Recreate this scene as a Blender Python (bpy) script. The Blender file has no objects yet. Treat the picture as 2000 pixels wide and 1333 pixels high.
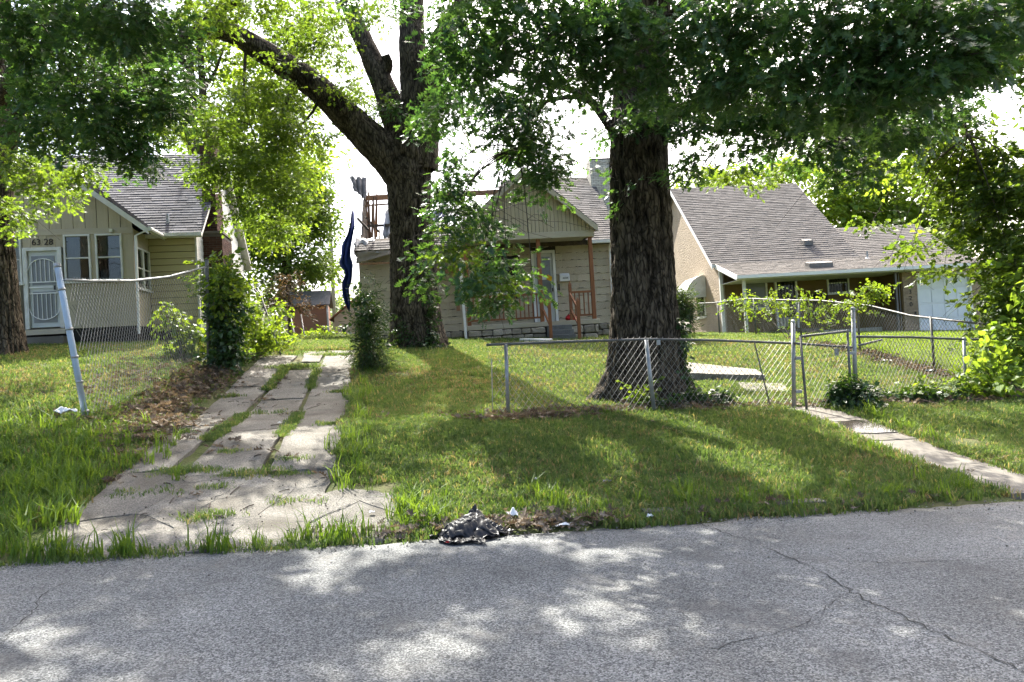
import bpy, bmesh, math, random
import numpy as np
from mathutils import Vector, Matrix, Euler
random.seed(7); RNG = np.random.default_rng(11)
rad = math.radians
scene = bpy.context.scene
COL = scene.collection

# ---------------------------------------------------------------- camera
FPX = 1400.0; ROLL = rad(3.4); PITCH = rad(0.9); EYE = 1.6
cr, sr = math.cos(ROLL), math.sin(ROLL)
_R0 = np.array([1, 0, 0.]); _F0 = np.array([0, math.cos(PITCH), math.sin(PITCH)]); _U0 = np.array([0, -math.sin(PITCH), math.cos(PITCH)])
RC = cr * _R0 - sr * _U0; UC = sr * _R0 + cr * _U0; CAM = np.array([0, 0, EYE])
cam_data = bpy.data.cameras.new('camera'); cam = bpy.data.objects.new('camera', cam_data); COL.objects.link(cam)
cam_data.sensor_width = 36; cam_data.lens = FPX / 2000 * 36; cam_data.clip_end = 2000; cam_data.clip_start = 0.05
cam.matrix_world = Matrix(((RC[0], UC[0], -_F0[0], 0), (RC[1], UC[1], -_F0[1], 0), (RC[2], UC[2], -_F0[2], EYE), (0, 0, 0, 1)))
scene.camera = cam

# ---------------------------------------------------------------- sky and sun
SUN_AZ, SUN_EL = rad(20), rad(50)      # azimuth: left of straight ahead
world = bpy.data.worlds.new('World'); scene.world = world; world.use_nodes = True
wn = world.node_tree.nodes; wn.clear()
sky = wn.new('ShaderNodeTexSky'); sky.sky_type = 'NISHITA'; sky.sun_disc = False
sky.sun_elevation = SUN_EL; sky.sun_rotation = SUN_AZ; sky.air_density = 0.8; sky.dust_density = 6.0; sky.ozone_density = 1.0
bg = wn.new('ShaderNodeBackground'); bg.inputs['Strength'].default_value = 0.15
wo = wn.new('ShaderNodeOutputWorld')
world.node_tree.links.new(sky.outputs[0], bg.inputs[0]); world.node_tree.links.new(bg.outputs[0], wo.inputs[0])
sun_data = bpy.data.lights.new('sun', 'SUN'); sun_data.energy = 4.2; sun_data.angle = rad(0.53); sun_data.color = (1.0, 0.965, 0.89)
sun = bpy.data.objects.new('sun', sun_data); COL.objects.link(sun)
SUN_DIR = Vector((-math.sin(SUN_AZ) * math.cos(SUN_EL), math.cos(SUN_AZ) * math.cos(SUN_EL), math.sin(SUN_EL)))
sun.rotation_euler = SUN_DIR.to_track_quat('Z', 'Y').to_euler(); sun.location = (0, 0, 40)
vs = scene.view_settings; vs.view_transform = 'Standard'; vs.look = 'None'; vs.exposure = 2.3; vs.gamma = 1.0; vs.use_curve_mapping = False
scene.cycles.max_bounces = 5; scene.cycles.diffuse_bounces = 3; scene.cycles.glossy_bounces = 2; scene.cycles.transmission_bounces = 3
scene.cycles.transparent_max_bounces = 4; scene.cycles.caustics_reflective = False; scene.cycles.caustics_refractive = False
scene.cycles.use_denoising = True; scene.cycles.denoising_prefilter = 'NONE'; scene.cycles.use_adaptive_sampling = True; scene.cycles.adaptive_threshold = .02

# ---------------------------------------------------------------- geometry of the place
YAW = rad(10); TA = np.array([math.cos(YAW), math.sin(YAW)]); NB = np.array([-math.sin(YAW), math.cos(YAW)]); B0 = 6.23
PB = [-60, -7, -3.3, 0, .5, 2, 4, 6, 8, 10, 12, 15, 20, 34, 60, 400]
PZ = [0, -.08, .05, 0, .06, .25, .6, .75, 1.1, 1.5, 1.8, 2.1, 2.35, 2.9, 3.2, 4]
def lot(x, y): return x * TA[0] + y * TA[1], x * NB[0] + y * NB[1] - B0
def xy(a, b): return a * TA[0] + (b + B0) * NB[0], a * TA[1] + (b + B0) * NB[1]
_bb = np.linspace(-60, 400, 9201); _pp = np.interp(_bb, PB, PZ)
_k = np.hanning(41); _k /= _k.sum(); _ps = np.convolve(np.pad(_pp, 20, mode='edge'), _k, 'valid')
def prof(b): return np.interp(b, _bb, _ps)
def smooth(x, e0, e1):
    t = np.clip((np.asarray(x, float) - e0) / (e1 - e0), 0, 1); return t * t * (3 - 2 * t)
def hab(a, b):
    """true ground height in street coordinates: a along the kerb, b back from it"""
    a = np.asarray(a, float); b = np.asarray(b, float)
    z = -.04 * np.clip(a, -40, 40) + prof(b)
    z = z + .14 * smooth(-a, 3.3, 4.3) * smooth(b, 2, 5) * (1 - smooth(b, 13, 18))
    return z
def gz(x, y):
    a, b = lot(x, y); return hab(a, b)
def gp(a, b, dz=0.0):
    x, y = xy(a, b); return Vector((x, y, float(hab(a, b)) + dz))
def at(x, y, d):
    """point seen at pixel (x, y) of the 2000 px photo, d metres ahead"""
    r = _F0 + RC * (x - 1000) / FPX + UC * (666.5 - y) / FPX
    return Vector(CAM + r * (d / r[1]))
def project(p):
    q = np.asarray(p, float) - CAM; d = q @ _F0
    return 1000 + FPX * (q @ RC) / d, 666.5 - FPX * (q @ UC) / d, d
def hit(x, y):
    r = _F0 + RC * (x - 1000) / FPX + UC * (666.5 - y) / FPX; t = 2.0
    while t < 90:
        p = CAM + r * t
        if p[2] < gz(p[0], p[1]): return Vector(p)
        t += .02
    return Vector(p)

# ---------------------------------------------------------------- numeric noise
_G = np.random.default_rng(3).random((64, 64, 64))
def vnoise(p):
    p = np.asarray(p, float); i = np.floor(p).astype(int); f = p - i; f = f * f * (3 - 2 * f); i &= 63; j = (i + 1) & 63
    x0, y0, z0 = i[..., 0], i[..., 1], i[..., 2]; x1, y1, z1 = j[..., 0], j[..., 1], j[..., 2]; fx, fy, fz = f[..., 0], f[..., 1], f[..., 2]
    c = lambda a, b, t: a + (b - a) * t
    return c(c(c(_G[x0, y0, z0], _G[x1, y0, z0], fx), c(_G[x0, y1, z0], _G[x1, y1, z0], fx), fy),
             c(c(_G[x0, y0, z1], _G[x1, y0, z1], fx), c(_G[x0, y1, z1], _G[x1, y1, z1], fx), fy), fz)
def n2(x, y, s=0.0):
    x, y = np.broadcast_arrays(np.asarray(x, float), np.asarray(y, float)); return vnoise(np.stack([x, y, np.full(x.shape, s)], -1))

# ---------------------------------------------------------------- object helpers
def link(o, parent=None):
    COL.objects.link(o)
    if parent is not None: o.parent = parent
    return o
def tag(o, label=None, cat=None, group=None, kind=None):
    if label: o['label'] = label
    if cat: o['category'] = cat
    if group: o['group'] = group
    if kind: o['kind'] = kind
    return o
def thing(name, label, cat, loc=(0, 0, 0), rz=0.0, group=None):
    o = bpy.data.objects.new(name, None); o.empty_display_size = .2; link(o); o.location = loc; o.rotation_euler = (0, 0, rz)
    return tag(o, label, cat, group)
def np_mesh(name, V, Fq, smooth_=False, mats=()):
    me = bpy.data.meshes.new(name); V = np.asarray(V, np.float32); Fq = np.asarray(Fq, np.int32); n = Fq.shape[1]
    me.vertices.add(len(V)); me.vertices.foreach_set('co', V.ravel()); me.loops.add(Fq.size); me.loops.foreach_set('vertex_index', Fq.ravel())
    me.polygons.add(len(Fq)); me.polygons.foreach_set('loop_start', np.arange(0, Fq.size, n, dtype=np.int32))
    me.polygons.foreach_set('use_smooth', np.full(len(Fq), smooth_)); me.update(); me.validate()
    for m in mats: me.materials.append(m)
    return me
class MB:
    def __init__(s): s.v = []; s.f = []
    def add(s, vs_, fs):
        k = len(s.v); s.v += [tuple(v) for v in vs_]; s.f += [tuple(k + i for i in f) for f in fs]; return s
    def box(s, x0, x1, y0, y1, z0, z1):
        return s.add([(x0, y0, z0), (x1, y0, z0), (x1, y1, z0), (x0, y1, z0), (x0, y0, z1), (x1, y0, z1), (x1, y1, z1), (x0, y1, z1)],
                     [(0, 3, 2, 1), (4, 5, 6, 7), (0, 1, 5, 4), (1, 2, 6, 5), (2, 3, 7, 6), (3, 0, 4, 7)])
    def bar(s, p, q, w, h=None, up=(0, 0, 1)):
        """square bar from p to q"""
        p, q = Vector(p), Vector(q); h = w if h is None else h; d = (q - p).normalized(); u = Vector(up)
        if abs(d.dot(u)) > .95: u = Vector((0, 1, 0))
        sx = d.cross(u).normalized() * (w / 2); sy = d.cross(sx).normalized() * (h / 2)
        return s.add([p - sx - sy, p + sx - sy, p + sx + sy, p - sx + sy, q - sx - sy, q + sx - sy, q + sx + sy, q - sx + sy],
                     [(0, 1, 2, 3), (7, 6, 5, 4), (0, 4, 5, 1), (1, 5, 6, 2), (2, 6, 7, 3), (3, 7, 4, 0)])
    def tube(s, pts, radii, n=6, cap=True):
        pts = [Vector(p) for p in pts]
        if not hasattr(radii, '__len__'): radii = [radii] * len(pts)
        k = len(s.v); ref = Vector((.3, .2, .93))
        for i, p in enumerate(pts):
            d = (pts[min(i + 1, len(pts) - 1)] - pts[max(i - 1, 0)]).normalized()
            if abs(d.dot(ref)) > .97: ref = Vector((.9, .3, .1))
            a = d.cross(ref).normalized(); b = d.cross(a)
            for j in range(n):
                t = 2 * math.pi * j / n; s.v.append(tuple(p + (a * math.cos(t) + b * math.sin(t)) * radii[i]))
        for i in range(len(pts) - 1):
            for j in range(n):
                s.f.append((k + i * n + j, k + i * n + (j + 1) % n, k + (i + 1) * n + (j + 1) % n, k + (i + 1) * n + j))
        if cap and n > 2:
            s.f.append(tuple(k + j for j in range(n))); s.f.append(tuple(k + (len(pts) - 1) * n + j for j in reversed(range(n))))
        return s
    def prism(s, poly, d):
        """polygon (list of 3-D points) extruded by vector d"""
        n = len(poly); d = Vector(d); P = [Vector(p) for p in poly]
        return s.add(P + [p + d for p in P], [tuple(range(n)), tuple(range(2 * n - 1, n - 1, -1))] + [(i, i + n, (i + 1) % n + n, (i + 1) % n) for i in range(n)])
    def mesh(s, name, mat=None, smooth_=False, off=(0, 0, 0), fix=True):
        me = bpy.data.meshes.new(name); o = Vector(off); me.from_pydata([tuple(Vector(v) - o) for v in s.v], [], s.f)
        if fix:
            b = bmesh.new(); b.from_mesh(me); bmesh.ops.recalc_face_normals(b, faces=b.faces); b.to_mesh(me); b.free()
        if smooth_: me.polygons.foreach_set('use_smooth', [True] * len(me.polygons))
        if mat: me.materials.append(mat)
        return me
    def build(s, name, mat, parent=None, smooth_=False, off=(0, 0, 0), kind=None, bevel=0.0, fix=True):
        o = link(bpy.data.objects.new(name, s.mesh(name, mat, smooth_, off, fix)), parent)
        if kind: o['kind'] = kind
        if bevel:
            m = o.modifiers.new('bevel', 'BEVEL'); m.width = bevel; m.segments = 1; m.limit_method = 'ANGLE'
        return o
def piece(name, me, parent, loc=(0, 0, 0), rot=(0, 0, 0), scl=(1, 1, 1)):
    o = link(bpy.data.objects.new(name, me), parent); o.location = loc; o.rotation_euler = rot; o.scale = scl; return o

# ---------------------------------------------------------------- materials
def lin(c): return tuple(x for x in c) + (1.0,)
def pmat(name, c1, c2=None, scale=4.0, rough=.7, bump=0.0, bscale=None, stretch=(1, 1, 1), rnd=0.0, island=0.0, spec=.3, detail=5.0, metal=0.0, dirt=None, dscale=1.2, damt=.5, bdist=.02, speck=0.0, sscale=110):
    m = bpy.data.materials.new(name); m.use_nodes = True; nt = m.node_tree; N, Lk = nt.nodes, nt.links
    p = N['Principled BSDF']; p.inputs['Roughness'].default_value = rough; p.inputs['Specular IOR Level'].default_value = spec; p.inputs['Metallic'].default_value = metal
    c2 = c2 or tuple(x * .8 for x in c1)
    tc = N.new('ShaderNodeTexCoord'); oi = N.new('ShaderNodeObjectInfo'); mp = N.new('ShaderNodeMapping'); mp.inputs['Scale'].default_value = stretch
    ad = N.new('ShaderNodeVectorMath'); ad.operation = 'ADD'; sc = N.new('ShaderNodeVectorMath'); sc.operation = 'SCALE'; sc.inputs[0].default_value = (37, 53, 71)
    Lk.new(oi.outputs['Random'], sc.inputs['Scale']); Lk.new(tc.outputs['Object'], ad.inputs[0]); Lk.new(sc.outputs[0], ad.inputs[1]); Lk.new(ad.outputs[0], mp.inputs[0])
    nz = N.new('ShaderNodeTexNoise'); nz.inputs['Scale'].default_value = scale; nz.inputs['Detail'].default_value = detail; nz.inputs['Roughness'].default_value = .62; Lk.new(mp.outputs[0], nz.inputs['Vector'])
    rp = N.new('ShaderNodeValToRGB'); rp.color_ramp.elements[0].position = .3; rp.color_ramp.elements[1].position = .7
    rp.color_ramp.elements[0].color = lin(c1); rp.color_ramp.elements[1].color = lin(c2); Lk.new(nz.outputs[0], rp.inputs[0]); col = rp.outputs[0]
    def mul(col, fac_out, amt):
        mr = N.new('ShaderNodeMapRange'); mr.inputs['To Min'].default_value = 1 - amt; mr.inputs['To Max'].default_value = 1 + amt; Lk.new(fac_out, mr.inputs['Value'])
        mx = N.new('ShaderNodeMix'); mx.data_type = 'RGBA'; mx.blend_type = 'MULTIPLY'; mx.inputs['Factor'].default_value = 1
        Lk.new(col, mx.inputs['A']); Lk.new(mr.outputs[0], mx.inputs['B']); return mx.outputs['Result']
    if rnd: col = mul(col, oi.outputs['Random'], rnd)
    if speck:
        ns_ = N.new('ShaderNodeTexNoise'); ns_.inputs['Scale'].default_value = sscale; ns_.inputs['Detail'].default_value = 3; Lk.new(mp.outputs[0], ns_.inputs['Vector'])
        cs_ = N.new('ShaderNodeMapRange'); cs_.inputs['From Min'].default_value = .3; cs_.inputs['From Max'].default_value = .7; Lk.new(ns_.outputs[0], cs_.inputs['Value']); col = mul(col, cs_.outputs[0], speck)
    if island:
        g = N.new('ShaderNodeNewGeometry'); col = mul(col, g.outputs['Random Per Island'], island)
    if dirt:
        n3 = N.new('ShaderNodeTexNoise'); n3.inputs['Scale'].default_value = dscale; n3.inputs['Detail'].default_value = 6; Lk.new(mp.outputs[0], n3.inputs['Vector'])
        r3 = N.new('ShaderNodeMapRange'); r3.inputs['From Min'].default_value = .45; r3.inputs['From Max'].default_value = .75; r3.inputs['To Max'].default_value = damt; Lk.new(n3.outputs[0], r3.inputs['Value'])
        mx = N.new('ShaderNodeMix'); mx.data_type = 'RGBA'; Lk.new(r3.outputs[0], mx.inputs['Factor']); Lk.new(col, mx.inputs['A']); mx.inputs['B'].default_value = lin(dirt); col = mx.outputs['Result']
    Lk.new(col, p.inputs['Base Color'])
    if bump:
        nb = N.new('ShaderNodeTexNoise'); nb.inputs['Scale'].default_value = bscale or scale * 6; nb.inputs['Detail'].default_value = 4; Lk.new(mp.outputs[0], nb.inputs['Vector'])
        bp = N.new('ShaderNodeBump'); bp.inputs['Strength'].default_value = bump; bp.inputs['Distance'].default_value = bdist; Lk.new(nb.outputs[0], bp.inputs['Height']); Lk.new(bp.outputs[0], p.inputs['Normal'])
    return m
def leafmat(name, c1, c2, trans=.45, rough=.45, spec=.35, tcol=None, dead=None):
    m = bpy.data.materials.new(name); m.use_nodes = True; nt = m.node_tree; N, Lk = nt.nodes, nt.links
    p = N['Principled BSDF']; p.inputs['Roughness'].default_value = rough; p.inputs['Specular IOR Level'].default_value = spec
    oi = N.new('ShaderNodeObjectInfo'); g = N.new('ShaderNodeNewGeometry'); ad = N.new('ShaderNodeMath'); ad.operation = 'ADD'
    Lk.new(oi.outputs['Random'], ad.inputs[0]); Lk.new(g.outputs['Random Per Island'], ad.inputs[1])
    hf = N.new('ShaderNodeMath'); hf.operation = 'MULTIPLY'; hf.inputs[1].default_value = .5; Lk.new(ad.outputs[0], hf.inputs[0])
    rp = N.new('ShaderNodeValToRGB'); e = rp.color_ramp.elements; e[0].color = lin(c1); e[1].color = lin(c2); e[0].position = .2; e[1].position = .8
    if dead:
        d = e.new(.93); d.color = lin(dead)
    Lk.new(hf.outputs[0], rp.inputs[0]); Lk.new(rp.outputs[0], p.inputs['Base Color'])
    tr = N.new('ShaderNodeBsdfTranslucent'); mc = N.new('ShaderNodeMix'); mc.data_type = 'RGBA'; mc.blend_type = 'MULTIPLY'; mc.inputs['Factor'].default_value = 1
    Lk.new(rp.outputs[0], mc.inputs['A']); mc.inputs['B'].default_value = lin(tcol or (1.9, 1.7, .6)); Lk.new(mc.outputs['Result'], tr.inputs['Color'])
    ms = N.new('ShaderNodeMixShader'); ms.inputs[0].default_value = trans; Lk.new(p.outputs[0], ms.inputs[1]); Lk.new(tr.outputs[0], ms.inputs[2])
    Lk.new(ms.outputs[0], N['Material Output'].inputs['Surface']); return m
def groundmat():
    m = pmat('ground_soil', (.045, .062, .018), (.07, .08, .028), 1.3, .95, .8, 30, spec=.1, dirt=(.13, .10, .06), dscale=1.1, damt=.6, speck=.4, sscale=40); return m
def asphaltmat():
    m = bpy.data.materials.new('asphalt'); m.use_nodes = True; nt = m.node_tree; N, Lk = nt.nodes, nt.links; p = N['Principled BSDF']
    p.inputs['Roughness'].default_value = .88; p.inputs['Specular IOR Level'].default_value = .25; tc = N.new('ShaderNodeTexCoord')
    vo = N.new('ShaderNodeTexVoronoi'); vo.inputs['Scale'].default_value = 120; Lk.new(tc.outputs['Object'], vo.inputs['Vector'])
    sp = N.new('ShaderNodeSeparateColor'); Lk.new(vo.outputs['Color'], sp.inputs[0])
    rp = N.new('ShaderNodeValToRGB'); e = rp.color_ramp.elements; e[0].color = (.042, .043, .042, 1); e[1].color = (.235, .237, .226, 1); e[0].position = .05; e[1].position = 1
    k = e.new(.45); k.color = (.102, .105, .101, 1); Lk.new(sp.outputs[0], rp.inputs[0])
    nz = N.new('ShaderNodeTexNoise'); nz.inputs['Scale'].default_value = .8; nz.inputs['Detail'].default_value = 7; Lk.new(tc.outputs['Object'], nz.inputs['Vector'])
    mr = N.new('ShaderNodeMapRange'); mr.inputs['From Min'].default_value = .3; mr.inputs['From Max'].default_value = .7; mr.inputs['To Min'].default_value = .72; mr.inputs['To Max'].default_value = 1.25; Lk.new(nz.outputs[0], mr.inputs['Value'])
    mx = N.new('ShaderNodeMix'); mx.data_type = 'RGBA'; mx.blend_type = 'MULTIPLY'; mx.inputs['Factor'].default_value = 1; Lk.new(rp.outputs[0], mx.inputs['A']); Lk.new(mr.outputs[0], mx.inputs['B'])
    # sandy grit and old stains
    n2_ = N.new('ShaderNodeTexNoise'); n2_.inputs['Scale'].default_value = 2.3; n2_.inputs['Detail'].default_value = 9; n2_.inputs['Roughness'].default_value = .7; Lk.new(tc.outputs['Object'], n2_.inputs['Vector'])
    r2 = N.new('ShaderNodeMapRange'); r2.inputs['From Min'].default_value = .52; r2.inputs['From Max'].default_value = .72; r2.inputs['To Max'].default_value = .55; Lk.new(n2_.outputs[0], r2.inputs['Value'])
    m2 = N.new('ShaderNodeMix'); m2.data_type = 'RGBA'; Lk.new(r2.outputs[0], m2.inputs['Factor']); Lk.new(mx.outputs['Result'], m2.inputs['A']); m2.inputs['B'].default_value = (.14, .132, .115, 1)
    n3_ = N.new('ShaderNodeTexNoise'); n3_.inputs['Scale'].default_value = .9; n3_.inputs['Detail'].default_value = 4; mp3 = N.new('ShaderNodeMapping'); mp3.inputs['Location'].default_value = (9, 4, 0); Lk.new(tc.outputs['Object'], mp3.inputs[0]); Lk.new(mp3.outputs[0], n3_.inputs['Vector'])
    r3 = N.new('ShaderNodeMapRange'); r3.inputs['From Min'].default_value = .58; r3.inputs['From Max'].default_value = .68; r3.inputs['To Max'].default_value = .45; Lk.new(n3_.outputs[0], r3.inputs['Value'])
    m3 = N.new('ShaderNodeMix'); m3.data_type = 'RGBA'; Lk.new(r3.outputs[0], m3.inputs['Factor']); Lk.new(m2.outputs['Result'], m3.inputs['A']); m3.inputs['B'].default_value = (.06, .058, .055, 1)
    Lk.new(m3.outputs['Result'], p.inputs['Base Color'])
    bp = N.new('ShaderNodeBump'); bp.inputs['Strength'].default_value = .6; bp.inputs['Distance'].default_value = .006; bp.invert = True; Lk.new(vo.outputs['Distance'], bp.inputs['Height']); Lk.new(bp.outputs[0], p.inputs['Normal'])
    return m
def barkmat(name, dark, light):
    m = pmat(name, dark, light, 9, .95, .8, 60, (1, 1, .25), spec=.1)
    nt = m.node_tree; N, Lk = nt.nodes, nt.links; p = N['Principled BSDF']; src = p.inputs['Base Color'].links[0].from_socket
    at_ = N.new('ShaderNodeAttribute'); at_.attribute_name = 'ridge'; mr = N.new('ShaderNodeMapRange'); mr.inputs['To Min'].default_value = .3; mr.inputs['To Max'].default_value = 1.6; Lk.new(at_.outputs['Fac'], mr.inputs['Value'])
    mx = N.new('ShaderNodeMix'); mx.data_type = 'RGBA'; mx.blend_type = 'MULTIPLY'; mx.inputs['Factor'].default_value = 1; Lk.new(src, mx.inputs['A']); Lk.new(mr.outputs[0], mx.inputs['B']); vo = N.new('ShaderNodeTexVoronoi'); vo.feature = 'DISTANCE_TO_EDGE'; vo.inputs['Scale'].default_value = 15; mp = N.new('ShaderNodeMapping'); mp.inputs['Scale'].default_value = (1, 1, .2); tc = N.new('ShaderNodeTexCoord')
    wn_ = N.new('ShaderNodeTexNoise'); wn_.inputs['Scale'].default_value = 5; ad = N.new('ShaderNodeMix'); ad.data_type = 'RGBA'; ad.blend_type = 'LINEAR_LIGHT'; ad.inputs['Factor'].default_value = .06
    Lk.new(tc.outputs['Object'], wn_.inputs['Vector']); Lk.new(tc.outputs['Object'], ad.inputs['A']); Lk.new(wn_.outputs['Color'], ad.inputs['B']); Lk.new(ad.outputs['Result'], mp.inputs[0]); Lk.new(mp.outputs[0], vo.inputs['Vector'])
    er = N.new('ShaderNodeMapRange'); er.inputs['From Max'].default_value = .16; er.inputs['To Min'].default_value = .35; er.inputs['To Max'].default_value = 1.15; Lk.new(vo.outputs['Distance'], er.inputs['Value'])
    m2 = N.new('ShaderNodeMix'); m2.data_type = 'RGBA'; m2.blend_type = 'MULTIPLY'; m2.inputs['Factor'].default_value = 1; Lk.new(mx.outputs['Result'], m2.inputs['A']); Lk.new(er.outputs[0], m2.inputs['B']); Lk.new(m2.outputs['Result'], p.inputs['Base Color'])
    bp = N.new('ShaderNodeBump'); bp.inputs['Strength'].default_value = .9; bp.inputs['Distance'].default_value = .03; Lk.new(er.outputs[0], bp.inputs['Height']); old = p.inputs['Normal'].links[0].from_node; Lk.new(bp.outputs[0], old.inputs['Normal'])
    return m
def clear_glass(name):
    m = bpy.data.materials.new(name); m.use_nodes = True; N, Lk = m.node_tree.nodes, m.node_tree.links; N.remove(N['Principled BSDF'])
    t = N.new('ShaderNodeBsdfTransparent'); t.inputs[0].default_value = (.72, .76, .74, 1); g_ = N.new('ShaderNodeBsdfGlossy'); g_.inputs['Roughness'].default_value = .03; fr = N.new('ShaderNodeFresnel'); fr.inputs[0].default_value = 1.5
    ms = N.new('ShaderNodeMixShader'); Lk.new(fr.outputs[0], ms.inputs[0]); Lk.new(t.outputs[0], ms.inputs[1]); Lk.new(g_.outputs[0], ms.inputs[2]); Lk.new(ms.outputs[0], N['Material Output'].inputs['Surface']); return m
def glassmat(name, c=(.03, .035, .04)):
    m = pmat(name, c, tuple(x * 1.4 for x in c), 1.5, .08, spec=.28); return m

M = {}
M['soil'] = groundmat(); M['asphalt'] = asphaltmat()
M['grit'] = pmat('pebble', (.26, .24, .2), (.12, .11, .095), 30, .9, island=.4)
M['crack'] = pmat('tar_crack', (.02, .02, .018), (.04, .04, .035), 20, .9)
M['concrete'] = pmat('old_concrete', (.195, .182, .155), (.12, .112, .096), 1.6, .92, .7, 70, rnd=.05, spec=.15, dirt=(.065, .057, .043), dscale=1.5, damt=.95, bdist=.02, speck=.5, sscale=60)
M['path'] = pmat('path_concrete', (.165, .153, .128), (.11, .102, .086), 2.2, .9, .4, 80, rnd=.1, spec=.2, dirt=(.12, .10, .075), dscale=1.8, damt=.6, bdist=.01)
M['taupe'] = pmat('taupe_paint', (.42, .365, .25), (.37, .325, .225), 3, .75, .15, 40, rnd=.05, spec=.25)
M['taupe_board'] = pmat('taupe_board', (.42, .365, .25), (.36, .315, .215), 3, .75, .25, 30, (6, 6, .4), rnd=.06, spec=.25)
M['yellow_siding'] = pmat('yellow_siding', (.47, .41, .22), (.42, .365, .2), 3, .7, .1, 40, (.5, 3, 3), rnd=.05, spec=.25)
M['white'] = pmat('white_paint', (.74, .74, .70), (.66, .66, .62), 4, .55, .05, 30, spec=.35)
M['white_old'] = pmat('weathered_white', (.66, .66, .60), (.52, .52, .46), 5, .65, .1, 30, spec=.3, dirt=(.3, .28, .22), dscale=3, damt=.5)
M['glass'] = clear_glass('window_glass'); M['black_glass'] = glassmat('dark_glass'); M['glass_pale'] = glassmat('pale_glass', (.14, .15, .15))
M['curtain'] = pmat('curtain', (.32, .33, .32), (.22, .23, .23), 3, .9, .2, 8, (14, 14, .5))
M['door_white'] = pmat('door_white', (.50, .53, .50), (.44, .47, .45), 3, .5, spec=.35)
M['gap_shade'] = pmat('painted_gap_shade', (.03, .027, .022), (.02, .018, .015), 5, .95)  # near-black colour stands in for shade in gaps and behind boards
M['shingle_a'] = pmat('slate_grey_shingles', (.115, .112, .115), (.075, .074, .08), 22, .92, .4, 160, island=.35, spec=.15, bdist=.008)
M['shingle_b'] = pmat('brown_grey_shingles', (.14, .127, .113), (.095, .087, .078), 22, .92, .4, 160, island=.2, spec=.15, bdist=.008)
M['shingle_c'] = pmat('grey_shingles', (.115, .105, .095), (.075, .07, .065), 22, .92, .4, 160, island=.35, spec=.15, bdist=.008)
M['brick_red'] = pmat('dark_red_brick', (.075, .036, .026), (.045, .025, .02), 9, .9, .4, 70, island=.35, spec=.15)
M['brick_pale'] = pmat('painted_brick', (.56, .53, .44), (.46, .43, .36), 9, .85, .4, 70, island=.18, spec=.2, dirt=(.2, .19, .16), dscale=4, damt=.5)
M['brick_tan'] = pmat('tan_brick', (.33, .25, .17), (.25, .19, .13), 9, .9, .4, 70, island=.2, spec=.15)
M['mortar'] = pmat('mortar', (.10, .09, .075), (.07, .062, .052), 10, .95)
M['shake'] = pmat('shake_paint', (.43, .37, .265), (.37, .32, .23), 4, .8, .35, 25, (9, 9, .5), rnd=.09, spec=.2)
M['shake_pale'] = pmat('porch_beam', (.42, .375, .275), (.36, .32, .235), 3, .75, .1, 30, (1, 5, 5))
M['cedar'] = pmat('cedar_stain', (.24, .095, .035), (.17, .065, .025), 6, .6, .25, 40, (8, 8, .6), rnd=.12, spec=.3)
M['stone'] = pmat('field_stone', (.42, .37, .28), (.25, .225, .18), 5, .9, .7, 22, rnd=.3, spec=.15)
M['step_stone'] = pmat('grey_step_stone', (.17, .175, .165), (.12, .125, .12), 4, .9, .4, 40, rnd=.1)
M['stucco'] = pmat('tan_stucco', (.40, .325, .245), (.33, .27, .205), 2.2, .92, .9, 14, spec=.12, bdist=.05)
M['brown_siding'] = pmat('brown_siding', (.17, .115, .05), (.14, .095, .042), 3, .75, .1, 30, (.5, 4, 4), spec=.2)
M['garage'] = pmat('garage_white', (.72, .74, .74), (.66, .68, .69), 2, .5, .05, 30, spec=.35)
M['black_iron'] = pmat('black_iron', (.012, .012, .012), (.02, .02, .02), 5, .5)
M['galv'] = pmat('galvanised_steel', (.34, .35, .34), (.25, .26, .255), 9, .5, .15, 60, metal=.55, spec=.5, dirt=(.17, .14, .1), dscale=4, damt=.5)
M['galv_dark'] = pmat('dull_steel', (.15, .15, .145), (.10, .10, .095), 9, .6, .2, 60, metal=.4, spec=.4, dirt=(.10, .07, .045), dscale=5, damt=.5)
M['wire'] = pmat('fence_wire', (.27, .265, .25), (.18, .175, .16), 6, .55, metal=.4, spec=.4)
M['blue_pipe'] = pmat('pale_blue_pipe', (.33, .42, .50), (.27, .34, .40), 5, .55, .1, 40, spec=.4, dirt=(.28, .26, .22), dscale=4, damt=.6)
M['charred'] = pmat('charred_timber', (.035, .028, .022), (.09, .07, .05), 8, .95, .6, 30)
M['raw_wood'] = pmat('raw_timber', (.30, .17, .085), (.20, .11, .06), 6, .8, .3, 30, (6, 6, .8), dirt=(.06, .05, .04), dscale=3, damt=.6)
M['tin'] = pmat('crumpled_tin', (.36, .36, .35), (.20, .20, .19), 5, .5, .3, 14, metal=.3, dirt=(.12, .1, .08), dscale=3, damt=.6)
M['felt'] = pmat('roof_felt', (.085, .08, .075), (.17, .16, .15), 6, .9, .5, 20)
M['tarp'] = pmat('blue_tarp', (.008, .018, .085), (.014, .035, .15), 3, .6, .6, 12, spec=.25)
M['tan_cloth'] = pmat('tan_sheet', (.25, .21, .16), (.17, .145, .115), 3, .9, .4, 10)
M['black_plastic'] = pmat('black_plastic_film', (.006, .006, .007), (.010, .010, .011), 3, .42, .2, 24, spec=.3)
M['trash_white'] = pmat('white_litter', (.7, .7, .68), (.55, .55, .53), 8, .7, .3, 20)
M['red'] = pmat('red_plastic', (.45, .02, .02), (.3, .012, .014), 8, .45)
M['yellow_paper'] = pmat('yellow_paper', (.75, .42, .02), (.68, .38, .02), 5, .8)
M['ink'] = pmat('dark_lettering', (.02, .016, .014), (.03, .025, .02), 5, .6)
M['bark'] = barkmat('oak_bark', (.05, .04, .028), (.10, .082, .06)); M['bark_pale'] = barkmat('grey_bark', (.13, .115, .095), (.19, .17, .145))
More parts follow.
